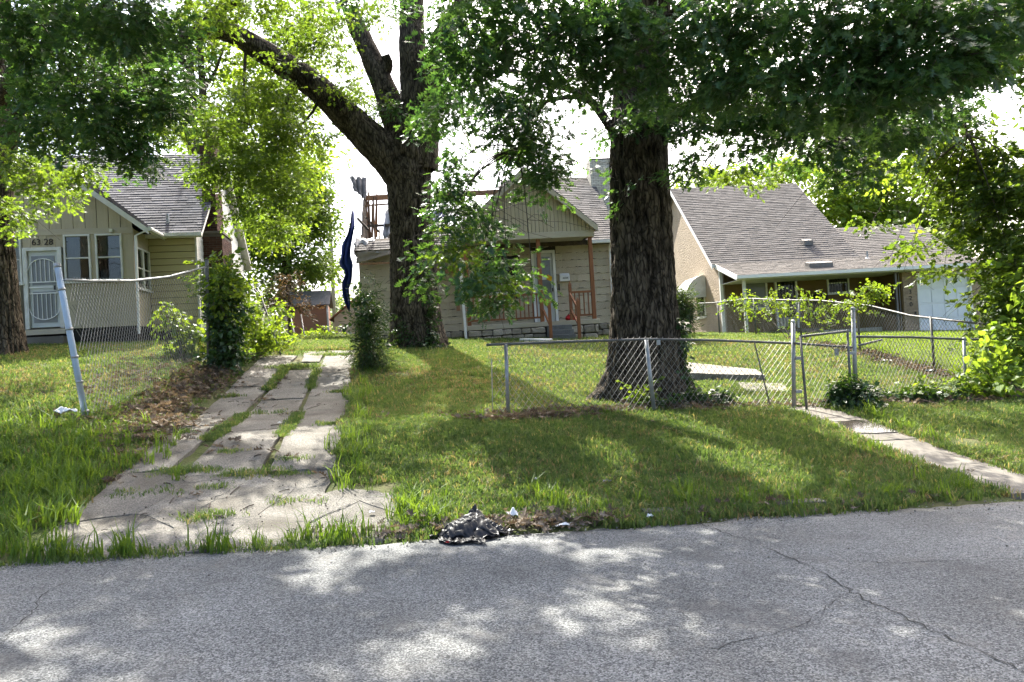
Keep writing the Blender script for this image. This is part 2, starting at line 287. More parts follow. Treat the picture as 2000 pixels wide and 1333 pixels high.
M['twig'] = pmat('twig_bark', (.05, .038, .028), (.075, .06, .045), 9, .9)
M['oak'] = leafmat('oak_leaf', (.034, .086, .034), (.066, .124, .040), .45, .36, .5, (1.75, 1.7, .65))
M['oak_backlit'] = leafmat('oak_leaf_backlit', (.065, .12, .024), (.11, .175, .035), .52, .45, .35)  # yellower copy of the oak leaf, backlight put into its colour
M['maple'] = leafmat('far_leaf', (.06, .115, .03), (.105, .165, .04), .5, .55, .25)
M['bright'] = leafmat('sunny_leaf', (.10, .175, .03), (.16, .235, .045), .55, .5, .3)
M['elm'] = leafmat('elm_leaf', (.05, .095, .022), (.095, .15, .03), .48, .45, .35)
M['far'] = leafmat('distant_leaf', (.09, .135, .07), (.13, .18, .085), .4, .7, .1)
M['ivy'] = leafmat('ivy_leaf', (.018, .045, .014), (.04, .085, .02), .3, .4, .4)
M['vine'] = leafmat('vine_leaf', (.07, .13, .02), (.13, .19, .03), .5, .5, .3)
M['juniper'] = leafmat('juniper_leaf', (.03, .06, .025), (.06, .095, .03), .25, .6, .2)
M['bronze'] = leafmat('bronze_leaf', (.06, .06, .03), (.13, .085, .05), .4, .5, .3, (1.5, 1.2, .7))
M['grass'] = leafmat('lawn_grass', (.052, .098, .030), (.118, .160, .056), .45, .6, .15, (1.5, 1.5, .72), dead=(.27, .22, .12))
M['grass_bright'] = leafmat('mown_lawn', (.10, .17, .02), (.17, .22, .04), .5, .6, .15, (1.6, 1.55, .6))
M['weed'] = leafmat('tall_weed', (.055, .11, .018), (.10, .165, .03), .45, .55, .2)
M['straw'] = leafmat('dry_grass', (.16, .13, .06), (.27, .22, .11), .35, .7, .1, (1.2, 1.1, .7))
M['dry'] = leafmat('dead_leaf', (.08, .062, .046), (.21, .172, .13), .2, .8, .1, (1.2, 1, .7))

# ================================================================ terrain, road, pavements
def in_drive(a, b): return (a > -3.1) & (a < -.62) & (b > -.2) & (b < 13.2)
def in_apron(a, b): return (a > -3.15) & (a < -.05) & (b > -.2) & (b < 1.4)
PATH0, PATH1 = 6.36, 7.2
def in_path(a, b): return (a > PATH0) & (a < PATH1) & (b > .1) & (b < 6.4)
def cuts(lo, hi, fine0, fine1, step, coarse): 
    g = [np.arange(fine0, fine1 + 1e-6, step)]
    for sgn, start, end in ((-1, fine0, lo), (1, fine1, hi)):
        x = start; s_ = step; L_ = []
        while abs(x - end) > 1e-6:
            s_ = min(s_ * 1.35, coarse); x = x + sgn * s_
            if (end - x) * sgn < 0: x = end
            L_.append(x)
        g.append(np.array(L_))
    return np.sort(np.concatenate(g))
def build_ground():
    A = cuts(-420, 420, -11, 13, .16, 40); B = cuts(-60, 400, -.4, 15, .14, 30)
    a, b = np.meshgrid(A, B, indexing='ij'); z = hab(a, b)
    rough = (n2(a * 1.7, b * 1.7, 2) - .5) * .05 + (n2(a * 5, b * 5, 7) - .5) * .03
    z = z + rough * smooth(b, .1, .6)
    z = np.where(b < .05, z - .05, z)
    z = np.where(in_drive(a, b) | in_apron(a, b), z - .035, z); z = np.where(in_path(a, b) , z - .05, z)
    x, y = xy(a, b); V = np.stack([x, y, z], -1).reshape(-1, 3); nb_ = len(B)
    i, j = np.meshgrid(np.arange(len(A) - 1), np.arange(nb_ - 1), indexing='ij'); k = (i * nb_ + j).ravel()
    o = link(bpy.data.objects.new('ground', np_mesh('ground', V, np.stack([k, k + nb_, k + nb_ + 1, k + 1], -1), True, (M['soil'],))))
    tag(o, 'grassy soil sloping up from the street', None, None, 'structure')
build_ground()

def build_road():
    A = cuts(-150, 150, -8, 9, .07, 12); fr = np.concatenate([[0, .02], np.linspace(.08, 1, 14)])
    edge = .10 + (n2(A * 1.1, A * 0, 1) - .5) * .16 + (n2(A * 6, A * 0, 5) - .5) * .09
    V = []; nb_ = len(fr) + 1
    for a, e in zip(A, edge):
        bs = e - fr * (9.2 + e); x, y = xy(a, bs); z = hab(a, bs) + .012; z[0] -= .012
        V.append((*xy(a, e + .015), float(hab(a, e)) - .09)); V += list(zip(x, y, z))
    i, j = np.meshgrid(np.arange(len(A) - 1), np.arange(nb_ - 1), indexing='ij'); k = (i * nb_ + j).ravel()
    o = link(bpy.data.objects.new('road', np_mesh('road', np.array(V), np.stack([k, k + 1, k + nb_ + 1, k + nb_], -1), True, (M['asphalt'],))))
    tag(o, 'weathered grey asphalt street', None, None, 'structure'); return o
road = build_road()
def crack(path, w, parent, name='crack', lift=.016):
    P = []
    for (a0, b0), (a1, b1) in zip(path, path[1:]):
        n = max(2, int(math.hypot(a1 - a0, b1 - b0) / .06))
        P += [(a0 + (a1 - a0) * t / n + random.gauss(0, .014), b0 + (b1 - b0) * t / n + random.gauss(0, .014)) for t in range(n)]
    mb = MB(); vv = []
    for i, (a, b) in enumerate(P):
        d = np.subtract(P[min(i + 1, len(P) - 1)], P[max(i - 1, 0)]); d = d / (np.hypot(*d) + 1e-9); h = w * random.uniform(.15, 1) * .5
        vv += [gp(a - d[1] * h, b + d[0] * h, lift), gp(a + d[1] * h, b - d[0] * h, lift)]
    mb.add(vv, [(2 * i, 2 * i + 1, 2 * i + 3, 2 * i + 2) for i in range(len(P) - 1)]); return mb.build(name, M['crack'], parent, fix=False)
crack([(2.75, .05), (2.9, -.6), (2.95, -1.4), (2.85, -2.2), (2.9, -3.3), (2.95, -5)], .014, road)
crack([(-2.3, .05), (-2.42, -.7), (-2.3, -1.3), (-2.2, -2.0), (-1.9, -2.6)], .013, road)
crack([(2.9, -1.2), (3.6, -1.5), (4.4, -1.6), (5.3, -1.9)], .010, road)
crack([(2.88, -2.0), (2.2, -2.5), (1.5, -2.7)], .008, road)

# concrete slabs (outline in street coordinates), each its own piece
def jag(poly, amp, step=.11):
    out = []
    for (a0, b0), (a1, b1) in zip(poly, poly[1:] + poly[:1]):
        n = max(1, int(math.hypot(a1 - a0, b1 - b0) / step)); flip = (a1, b1) < (a0, b0); s_ = (a0 * 13.7 + a1 * 13.7 + b0 * 7.1 + b1 * 7.1 + 500) % 97
        for t in range(n):
            k = t / n; kc = 1 - k if flip else k; o = (float(n2(kc * n * .45 + s_, 3.3)) - .5) * 2 * amp * min(1, 4 * k, 4 * (1 - k)) * (-1 if flip else 1); L_ = math.hypot(a1 - a0, b1 - b0)
            out.append((a0 + (a1 - a0) * k - (b1 - b0) / L_ * o, b0 + (b1 - b0) * k + (a1 - a0) / L_ * o))
    return out
def slab(poly, mat, parent, name='concrete_slab', th=.10, amp=.03, tilt=.006, lift=.006):
    pl = jag(poly, amp); c = np.mean(pl, 0); ta, tb, dz = random.uniform(-tilt, tilt), random.uniform(-tilt, tilt), random.uniform(-.006, .008) + lift
    org = gp(c[0], c[1]); bm_ = bmesh.new()
    top = [bm_.verts.new(gp(a, b, dz + ta * (a - c[0]) + tb * (b - c[1])) - org) for a, b in pl]
    bot = [bm_.verts.new(v.co - Vector((0, 0, th))) for v in top]; n = len(top)
    f = bm_.faces.new(top)
    for i in range(n): bm_.faces.new((top[i], bot[i], bot[(i + 1) % n], top[(i + 1) % n]))
    bmesh.ops.recalc_face_normals(bm_, faces=bm_.faces); bmesh.ops.triangulate(bm_, faces=[f])
    me = bpy.data.meshes.new(name); bm_.to_mesh(me); bm_.free(); me.materials.append(mat); return piece(name, me, parent, org)
drive = thing('driveway', 'cracked concrete driveway with grass in its joints', None, gp(-1.9, 6)); drive['kind'] = 'structure'
drive_inv = Matrix.Translation(-Vector(drive.location))
def dslab(*a, **k):
    o = slab(*a, M['concrete'], drive, **k); o.location = Vector(o.location) - Vector(drive.location); return o
g = .004
A_, B_, C_, D_, E_, F_, G_, H_, I_, J_, K_, L_, M_, N_, O_, P_, Q_, R_, S_, T2_ = (-3.02, .13), (-1.9, .13), (-2.0, .8), (-2.45, 1.25), (-3.06, 1.05), (-.75, .13), (-.78, .75), (-1.3, 1.0), (-.12, .18), (.0, .85), (-.35, 1.3), (-.02, 1.45), (-.5, 1.75), (-.72, 1.6), (-2.2, 2.15), (-2.5, 2.6), (-3.06, 2.6), (-1.05, 1.8), (-1.5, 2.38), (-.66, 2.4)
for pl in ([A_, B_, C_, D_, E_], [B_, F_, G_, H_, C_], [F_, I_, J_, K_, G_], [K_, J_, L_, M_, N_], [E_, D_, O_, P_, Q_], [D_, C_, H_, R_, S_, O_], [H_, G_, K_, N_, T2_, S_, R_], [O_, S_, (-1.52, 2.42), (-2.36, 2.44), P_]): dslab(pl, amp=.05, tilt=.004)
def strip(a0f, a1f, brks):
    kk = {b: random.uniform(-.14, .14) for b in brks}
    for b0, b1 in zip(brks, brks[1:]):
        k0, k1 = kk[b0], kk[b1]
        dslab([(a0f(b0), b0), (a1f(b0), b0 + k0), (a1f(b1), b1 + k1), (a0f(b1), b1)], amp=.03)
J1 = lambda b: -2.42 + .04 * (b - 3); W1 = lambda b: float(np.interp(b, [2.4, 3.4, 6, 12], [.12, .09, .055, .03])); J2 = lambda b: -1.46 + 0 * b; W2 = lambda b: float(np.interp(b, [2.4, 6, 12], [.055, .04, .025]))
strip(lambda b: -3.04 + .02 * (b - 3), lambda b: J1(b) - W1(b), [2.62, 5.0, 8.2, 11.6])
strip(lambda b: J1(b) + W1(b), lambda b: J2(b) - W2(b), [2.42, 4.4, 7.0, 9.6])
strip(lambda b: J2(b) + W2(b), lambda b: -.68 - .01 * (b - 3), [2.42, 4.3, 7.2, 9.8, 12.6])
dslab([(-1.9, 10.6), (-1.5, 10.55), (-1.5, 12.3), (-2.0, 12.4)])
strip(lambda b: -2.9, lambda b: -1.6, [13.4, 15, 17, 19.4])
for pth, w in [([(-2.6, 3.3), (-2.9, 3.5)], .012), ([(-.8, 3.2), (-1.2, 3.05), (-1.4, 3.1)], .012), ([(-2.2, 3.2), (-1.9, 3.05), (-1.6, 3.25)], .012), ([(-1.9, 4.2), (-1.6, 4.35)], .02),
               ([(-1.3, 5.2), (-.75, 5.3)], .012), ([(-1.2, 1.55), (-.75, 1.95), (-.7, 2.3)], .012), ([(-1.9, 1.2), (-1.75, 1.75), (-1.6, 2.1)], .016), ([(-2.9, .6), (-2.5, .75), (-2.1, .6)], .010), ([(-2.3, 6.3), (-1.6, 6.5)], .014), ([(-2.9, 5.9), (-2.5, 6.1)], .012), ([(-2.95, 3.6), (-2.55, 3.9)], .02), ([(-2.3, 5.6), (-1.9, 5.75), (-1.55, 5.6)], .02), ([(-1.38, 3.3), (-1.0, 3.5), (-.72, 3.35)], .014), ([(-1.38, 6.0), (-.75, 6.2)], .012), ([(-2.9, 7.0), (-2.4, 7.2)], .02), ([(-2.2, 8.0), (-1.6, 8.2)], .02), ([(-1.4, 8.4), (-.75, 8.3)], .02), ([(-2.8, 9.4), (-2.3, 9.5)], .02), ([(-1.3, 2.0), (-1.6, 1.6), (-1.9, 1.55), (-2.3, 1.75)], .014), ([(-2.6, .3), (-2.75, .8)], .01), ([(-1.4, .3), (-1.1, .7), (-.8, .75)], .012), ([(-1.6, 2.35), (-2.2, 2.15), (-2.5, 2.55)], .02), ([(-.78, .75), (-.4, 1.25)], .018), ([(-2.0, .8), (-2.4, 1.2), (-3, 1.05)], .014)]:
    o = crack(pth, w, drive, lift=.013); o.location = -Vector(drive.location)

walk = thing('garden_path', 'concrete path running from the gate down to the street', None, gp(6.8, 2.5)); walk['kind'] = 'structure'
for b0, b1 in [(.35, 1.5), (1.5, 2.6), (2.6, 3.6), (3.6, 4.9), (4.95, 6.2)]:
    o = slab([(PATH0 + .03, b0 + .008), (PATH1 - .03, b0 + .008), (PATH1 - .03, b1 - .008), (PATH0 + .03, b1 - .008)], M['path'], walk, amp=.012, tilt=.004); o.location = Vector(o.location) - Vector(walk.location)
# puddle on the path
M['puddle'] = pmat('dark_wet_film', (.035, .03, .025), (.05, .043, .035), 3, .12, spec=.5)
pl = jag([(6.42, 2.95), (7.1, 2.9), (7.16, 3.35), (6.95, 3.62), (6.6, 3.55)], .04)
po = gp(6.8, 3.2); mb = MB(); mb.add([gp(a, b, .02) - po for a, b in pl], [tuple(range(len(pl)))])
tag(piece('puddle', mb.mesh('puddle', M['puddle']), None, po), 'dark wet puddle on the path before the gate', None, None, 'structure')
M['step_stone2'] = pmat('worn_flagstone', (.20, .185, .155), (.14, .13, .11), 3, .92, .6, 40, dirt=(.08, .075, .05), dscale=3, damt=.8)
# stone steps above the gate
for i, (poly, lift, th, lab) in enumerate([([(5.7, 7.9), (7.6, 7.35), (7.75, 7.95), (6.4, 9.0), (5.8, 8.8)], .14, .3, 'upper pale flagstone step set in the lawn behind the big oak'),
                                   ([(6.7, 6.45), (7.5, 6.3), (7.75, 6.95), (6.9, 7.2)], .05, .2, 'lower flagstone step just inside the metal gate')]):
    o = slab(poly, M['step_stone2'], None, 'stone_step', th, .03, .004, lift); tag(o, lab, 'step', 'stone steps in the lawn')
# broken kerb lumps along the street edge
for i, (a, b, w, lab) in enumerate([(1.32, .42, .36, 'broken kerb stone right of the black plastic bag'), (1.75, .40, .28, 'second broken kerb stone from the black bag'), (4.0, .38, .5, 'long sunken kerb stone along the lawn edge'), (2.5, .4, .3, 'kerb stone half hidden in grass at the street edge')]):
    o = slab([(a - w / 2, b - .05), (a + w / 2, b - .06), (a + w / 2, b + .06), (a - w / 2, b + .05)], M['concrete'], None, 'kerb_stone', .14, .02, .01, .045); tag(o, lab, 'kerb', 'broken kerb pieces')

# ================================================================ leaf sources and scattering
def src(name, mb, mats, fidx):
    me = bpy.data.meshes.new(name); me.from_pydata([tuple(v) for v in mb.v], [], mb.f)
    for m in mats: me.materials.append(m)
    me.polygons.foreach_set('material_index', fidx); me.update(); return bpy.data.objects.new(name, me)
OAK = [(0, .015), (.14, .05), (.24, .33), (.37, .07), (.55, .43), (.64, .08), (.83, .27), (.86, .06)]
OVAL = [(0, .02), (.2, .22), (.5, .3), (.8, .18)]
HEART = [(0, .05), (.08, .32), (.35, .42), (.7, .22)]
def leaf(mb, p, d, up, size, prof_, fold=.25):
    d = d.normalized(); s_ = d.cross(up)
    if s_.length < 1e-3: s_ = d.cross(Vector((1, .1, 0)))
    s_.normalize(); n = s_.cross(d); tip = p + d * size
    for sg in (1, -1):
        pts = [p + d * (x * size) + s_ * (sg * y * size) + n * (y * size * fold) for x, y in prof_]
        mb.add([p - d * .02] + pts + [tip], [tuple(range(len(pts) + 2)) if sg > 0 else tuple(reversed(range(len(pts) + 2)))])
def cluster(name, lm, n, size, prof_, L=.42, spread=.5, twig=True, seed=0, droop=.35, tw=.005):
    r = random.Random(seed); mb = MB(); 
    if twig: mb.tube([(0, 0, 0), (L * .5, 0, -.02), (L, .02, -L * droop * .5)], [tw, tw * .7, tw * .3], 3, False)
    k = len(mb.f)
    for i in range(n):
        t = (i + r.random()) / n; base = Vector((L * t, 0, -L * droop * .5 * t * t)); ang = r.uniform(0, 2 * math.pi)
        off = Vector((r.gauss(0, .12), math.cos(ang), math.sin(ang) * .6)) * (r.random() ** .6 * spread * L)
        p = base + off; d = Vector((.5 + r.random() * .6, off.y * 2.2 / L + r.gauss(0, .3), -droop + r.gauss(0, .4)))
        up = Vector((r.gauss(0, .4), r.gauss(0, .4), 1)); leaf(mb, p, d, up, size * r.uniform(.7, 1.15), prof_, r.uniform(.1, .45))
        if twig and r.random() < .6: pass
    return src(name, mb, [lm, M['twig']], [1] * k + [0] * (len(mb.f) - k))
def cset(name, lm, n, size, prof_, k=3, **kw): return [cluster(f'{name}_{i}', lm, n, size, prof_, seed=i * 13 + len(name), **kw) for i in range(k)]
SRC = {
    'oak': cset('oak_twig', M['oak'], 17, .135, OAK), 'oak_backlit': cset('oak_light_twig', M['oak_backlit'], 17, .125, OAK),
    'maple': cset('far_twig', M['maple'], 18, .2, OVAL, L=.8), 'bright': cset('sunny_twig', M['bright'], 18, .13, HEART, L=.5),
    'elm': cset('elm_twig', M['elm'], 18, .12, HEART, L=.5), 'far': cset('distant_twig', M['far'], 18, .3, OVAL, L=1.3), 'ivy': cset('ivy_twig', M['ivy'], 14, .075, HEART, L=.22, droop=.6),
    'vine': cset('vine_twig', M['vine'], 11, .085, HEART, L=.3, droop=.5), 'juniper': cset('juniper_twig', M['juniper'], 26, .07, [(0, .02), (.4, .08), (.8, .05)], L=.26),
    'bronze': cset('bronze_twig', M['bronze'], 16, .2, OVAL, L=.7),
}
def flat_leaves(name, lm, n, seed, size=.09):
    r = random.Random(seed); mb = MB()
    for i in range(n):
        p = Vector((r.uniform(-.14, .14), r.uniform(-.14, .14), r.uniform(.005, .05))); t = r.uniform(0, 6.28)
        leaf(mb, p, Vector((math.cos(t), math.sin(t), r.gauss(0, .25))), Vector((r.gauss(0, .35), r.gauss(0, .35), 1)), size * r.uniform(.6, 1.2), OAK, r.uniform(.1, .7))
    return src(name, mb, [lm], [0] * len(mb.f))
SRC['dry'] = [flat_leaves(f'dry_leaves_{i}', M['dry'], 9, i) for i in range(3)]
def tuft(name, lm, n, h, R, seed, lean=.45, w=.005):
    r = random.Random(seed); mb = MB()
    for i in range(n):
        t = r.uniform(0, 6.28); q = R * math.sqrt(r.random()); p = Vector((q * math.cos(t), q * math.sin(t), -.01)); hh = h * r.uniform(.45, 1.15)
        t2 = r.uniform(0, 6.28); ln = Vector((math.cos(t2), math.sin(t2), 0)) * hh * lean * r.random() * 1.6; s_ = Vector((-math.sin(t2), math.cos(t2), 0)) * w * r.uniform(.7, 1.3)
        m1 = p + ln * .3 + Vector((0, 0, hh * .6)); e = p + ln + Vector((0, 0, hh * r.uniform(.8, 1)))
        mb.add([p - s_, p + s_, m1 + s_ * .8, m1 - s_ * .8, e], [(0, 1, 2, 3), (3, 2, 4)])
    return src(name, mb, [lm], [0] * len(mb.f))
SRC['lawn'] = [tuft(f'lawn_tuft_{i}', M['grass'], 22, .075, .11, i) for i in range(4)]
SRC['straw'] = [tuft(f'straw_tuft_{i}', M['straw'], 20, .06, .12, i + 50, .9) for i in range(3)]
SRC['mown'] = [tuft(f'mown_tuft_{i}', M['grass_bright'], 24, .06, .13, i + 9) for i in range(3)]
SRC['weed'] = [tuft(f'weed_tuft_{i}', M['weed'], 16, .32, .09, i + 20, .7, .007) for i in range(3)]
_ng = {}
def gn_group(key):
    if key in _ng: return _ng[key]
    ng = bpy.data.node_groups.new('scatter_' + key, 'GeometryNodeTree'); N, Lk = ng.nodes, ng.links
    ng.interface.new_socket('Geometry', in_out='INPUT', socket_type='NodeSocketGeometry'); ng.interface.new_socket('Geometry', in_out='OUTPUT', socket_type='NodeSocketGeometry')
    gi, go = N.new('NodeGroupInput'), N.new('NodeGroupOutput'); jn = N.new('GeometryNodeJoinGeometry'); ip = N.new('GeometryNodeInstanceOnPoints')
    for s_ in SRC[key]:
        oi = N.new('GeometryNodeObjectInfo'); oi.inputs['Object'].default_value = s_; ti = N.new('GeometryNodeGeometryToInstance'); Lk.new(oi.outputs['Geometry'], ti.inputs[0]); Lk.new(ti.outputs[0], jn.inputs[0])
    def attr(n, t):
        a = N.new('GeometryNodeInputNamedAttribute'); a.data_type = t; a.inputs['Name'].default_value = n; return a.outputs['Attribute']
    Lk.new(gi.outputs[0], ip.inputs['Points']); Lk.new(jn.outputs[0], ip.inputs['Instance']); ip.inputs['Pick Instance'].default_value = True
    Lk.new(attr('idx', 'INT'), ip.inputs['Instance Index']); Lk.new(attr('rot', 'FLOAT_VECTOR'), ip.inputs['Rotation']); Lk.new(attr('scl', 'FLOAT'), ip.inputs['Scale'])
    Lk.new(ip.outputs[0], go.inputs[0]); _ng[key] = ng; return ng
def scatter(name, key, P, rot=None, scl=1.0, parent=None, off=(0, 0, 0), jitter=.3, kind='stuff', tiltx=.35):
    P = np.asarray(P, np.float32).reshape(-1, 3) - np.asarray(off, np.float32); n = len(P)
    if rot is None: rot = np.stack([RNG.normal(0, tiltx, n), RNG.normal(.15, tiltx, n), RNG.uniform(0, 2 * math.pi, n)], -1)
    s_ = np.full(n, scl, np.float32) * RNG.uniform(1 - jitter, 1 + jitter, n) if np.isscalar(scl) else np.asarray(scl)
    me = bpy.data.meshes.new(name); me.vertices.add(n); me.vertices.foreach_set('co', P.ravel())
    for nm, t, d in (('rot', 'FLOAT_VECTOR', rot), ('scl', 'FLOAT', s_), ('idx', 'INT', RNG.integers(0, len(SRC[key]), n))):
        at_ = me.attributes.new(nm, t, 'POINT'); at_.data.foreach_set('vector' if t == 'FLOAT_VECTOR' else 'value', np.ascontiguousarray(d, np.int32 if t == 'INT' else np.float32).ravel())
    me.update(); o = link(bpy.data.objects.new(name, me), parent); md = o.modifiers.new('scatter', 'NODES'); md.node_group = gn_group(key)
    for m in SRC[key][0].data.materials: me.materials.append(m)
    if kind: o['kind'] = kind
    return o
def blob(c, r, n, power=.45, low=-1.0):
    """n points in an ellipsoid, denser towards its skin"""
    out = []
    c = np.asarray(c); r = np.asarray(r)
    d = RNG.normal(size=(n, 3)); d /= np.linalg.norm(d, axis=1)[:, None]; d *= (RNG.random(n) ** power)[:, None]; d[:, 2] = np.maximum(d[:, 2], low)
    return c + d * r

# ================================================================ houses
class House:
    def __init__(s, name, label, ox, oy, yaw, base, cat='house'):
        s.base = base; s.e = thing(name, label, cat, (ox, oy, base), rad(yaw)); s.off = (0, 0, base)
    def box(s, name, mat, u0, u1, v0, v1, z0, z1, parent=None, **k): return MB().box(u0, u1, v0, v1, z0, z1).build(name, mat, parent or s.e, off=s.off, **k)
    def mb(s, name, mat, mb, parent=None, **k): return mb.build(name, mat, parent or s.e, off=s.off, **k)
    def loc(s, u, v, z): return (u, v, z - s.base)
BOXM = {}
def unit_box(mat):
    if mat.name not in BOXM: BOXM[mat.name] = MB().box(-.5, .5, -.5, .5, -.5, .5).mesh('piece', mat)
    return BOXM[mat.name]
def bpiece(H, name, mat, u0, u1, v0, v1, z0, z1, parent=None, rot=(0, 0, 0)):
    return piece(name, unit_box(mat), parent or H.e, H.loc((u0 + u1) / 2, (v0 + v1) / 2, (z0 + z1) / 2), rot, (u1 - u0, v1 - v0, z1 - z0))
def roof_tabs(p0, ue, us, L, S, tw=.3, ex=.14, keep=None):
    p0, ue, us = Vector(p0), Vector(ue).normalized(), Vector(us).normalized(); n = ue.cross(us).normalized(); n = n if n.z > 0 else -n; mb = MB()
    r = 0; y = 0.0
    while y < S - .01:
        e = min(ex, S - y); x = -random.random() * tw
        while x < L:
            w = tw * random.uniform(.75, 1.25); x0, x1 = max(0, x), min(L, x + w - .006); x += w
            if x1 - x0 < .02: continue
            if keep and not keep((x0 + x1) / 2, y + e / 2): continue
            h = .022 + random.uniform(-.003, .006); dy = random.uniform(-.012, .006)
            a, b = p0 + ue * x0 + us * (y + dy), p0 + ue * x1 + us * (y + dy); c, d = p0 + ue * x1 + us * (y + e + .01), p0 + ue * x0 + us * (y + e + .01)
            mb.add([a, b, a + n * h, b + n * h, c + n * .006, d + n * .006], [(0, 1, 3, 2), (2, 3, 4, 5), (0, 2, 5), (1, 4, 3)])
        y += ex
    return mb
def bricks(mb, o, eu, ev, n, L, Hh, bl=.2, bh=.068, proud=.006, j=.012, keep=None):
    o, eu, ev, n = Vector(o), Vector(eu), Vector(ev), Vector(n); z = 0; r = 0
    while z + bh <= Hh + .001:
        x = -(r % 2) * bl / 2
        while x < L:
            x0, x1 = max(0, x), min(L, x + bl - j); x += bl
            if x1 - x0 < .03 or (keep and not keep((x0 + x1) / 2, z)): continue
            q = proud + random.uniform(0, .004); a, b = o + eu * x0 + ev * z, o + eu * x1 + ev * z; c, d = b + ev * (bh - j), a + ev * (bh - j)
            mb.add([a, b, c, d] + [v + n * q for v in (a, b, c, d)], [(4, 5, 6, 7), (0, 1, 5, 4), (1, 2, 6, 5), (2, 3, 7, 6), (3, 0, 4, 7)])
        z += bh; r += 1
    return mb
def window(H, u0, u1, z0, z1, v, frame, glass, fw=.06, rail=True, name='window', curtain=None, side=None, bars=0):
    """sash window; side = plane u for a window in a side wall, with u0, u1 read along v"""
    def B(mb, a0, a1, d0, d1, c0, c1):
        if side is None: mb.box(a0, a1, v + d0, v + d1, c0, c1)
        else: mb.box(side - d1, side - d0, a0, a1, c0, c1)
    mb = MB(); B(mb, u0, u0 + fw, -.05, .03, z0, z1); B(mb, u1 - fw, u1, -.05, .03, z0, z1); B(mb, u0 + fw, u1 - fw, -.048, .03, z1 - fw, z1); B(mb, u0 + fw, u1 - fw, -.048, .03, z0, z0 + fw)
    zm = (z0 + z1) / 2
    if rail: B(mb, u0 + fw, u1 - fw, -.04, .03, zm - fw * .4, zm + fw * .4)
    w = H.mb(name, frame, mb, bevel=.006)
    for c0, c1 in (((z0 + fw, zm - fw * .4), (zm + fw * .4, z1 - fw)) if rail else ((z0 + fw, z1 - fw),)):
        g_ = MB(); B(g_, u0 + fw, u1 - fw, .0, .006, c0, c1); H.mb('pane', glass, g_, w)
    s_ = MB(); B(s_, u0 - .03, u1 + .03, -.09, -.052, z0 - .04, z0 + .012); H.mb('sill', frame, s_, w)
    for i in range(bars):
        t = u0 + fw + (u1 - u0 - 2 * fw) * (i + .5) / bars; b_ = MB(); B(b_, t - .008, t + .008, -.075, -.06, z0, z1); H.mb('bar', M['black_iron'], b_, w)
    return w
def text(H, s_, u, v, z, size, mat, name='house_number', parent=None, vertical=False):
    cu = bpy.data.curves.new(name, 'FONT'); cu.body = '\n'.join(s_) if vertical else s_; cu.size = size; cu.extrude = .008; cu.align_x = 'CENTER'; cu.space_line = 1.0
    t = bpy.data.objects.new('tmp', cu); COL.objects.link(t); bpy.context.view_layer.update()
    me = bpy.data.meshes.new_from_object(t.evaluated_get(bpy.context.evaluated_depsgraph_get())); bpy.data.objects.remove(t); me.materials.clear(); me.materials.append(mat); me.name = name
    return piece(name, me, parent or H.e, H.loc(u, v, z), (rad(90), 0, 0))

# ---------------------------------------------------------------- left house, number 6328
H = House('gabled_house', 'taupe house numbered 6328 with gabled closed porch and grey shingle roof', -12.40, 19.0, 10, 2.55)
PU0, PU1, PC = -2.08, 2.33, .13
T_ = M['taupe']
H.box('foundation', M['gap_shade'], PU0 + .04, PU1 - .04, .05, 1.3, 2.3, 2.93)  # dark box painted as the shaded gap below the porch
H.box('skirting', T_, PU0, -.5, -.01, .04, 2.93, 4.16); H.box('skirting', T_, .6, PU1, -.01, .04, 2.93, 4.16); H.box('porch_header', M['shake_pale'], PU0, PU1, -.02, .05, 5.44, 5.6)
for a0, a1 in ((PU0, -1.9), (-1.16, -.98), (1.26, 1.38), (2.05, PU1)): bpiece(H, 'wall_board', M['taupe_board'], a0, a1, 0, .05, 4.16, 5.44)
for i in range(5):
    bpiece(H, 'wall_board', M['taupe_board'], -.4 + i * .2, -.4 + i * .2 + .192, .0, .045, 5.12, 5.44)
for a0, a1 in ((-1.9, -1.16), (-.98, -.42), (.6, 1.26), (1.38, 2.05)):
    w = window(H, a0, a1, 4.17, 5.44, 0, M['white_old'], M['glass'], .05)
    bpiece(H, 'window_blind', M['curtain'], a0 + .06, a1 - .06, .10, .12, 4.78, 5.38, w) if a0 > 0 else None
# interior back of porch
H.box('inner_window', M['black_glass'], .75, 1.85, 1.15, 1.175, 3.9, 5.0); H.box('inner_wall', M['taupe'], PU0 + .05, PU1 - .05, 1.18, 1.24, 2.93, 5.44)
# storm door with arched iron work
dr = H.box('storm_door', M['door_white'], -.28, .42, .02, .05, 3.0, 5.04); fr = MB()
fr.box(-.4, -.3, -.05, .05, 2.96, 5.12); fr.box(.44, .54, -.05, .05, 2.96, 5.12); fr.box(-.3, .44, -.05, .05, 5.03, 5.12); H.mb('door_frame', M['white_old'], fr, dr)
for z0, z1 in ((3.12, 3.95), (4.12, 4.9)): H.box('pane', M['glass_pale'], -.21, .35, .008, .02, z0, z1, dr)
for i in range(6):
    u = -.2 + i * .108; k = math.sqrt(max(0, 1 - ((u - .07) / .36) ** 2)) * .3
    H.mb('door_bar', M['white'], MB().tube([(u, -.02, 4.2), (u, -.02, 4.52 + k)], .009, 5), dr); H.mb('door_bar', M['white'], MB().tube([(u, -.02, 3.9), (u, -.02, 3.5 - k)], .009, 5), dr)
H.mb('door_arch', M['white'], MB().tube([(.07 + .36 * math.cos(t), -.02, 4.52 + .3 * math.sin(t)) for t in np.linspace(0, math.pi, 13)], .012, 6), dr)
H.mb('door_arch', M['white'], MB().tube([(.07 + .36 * math.cos(t), -.02, 3.5 - .3 * math.sin(t)) for t in np.linspace(0, math.pi, 13)], .012, 6), dr)
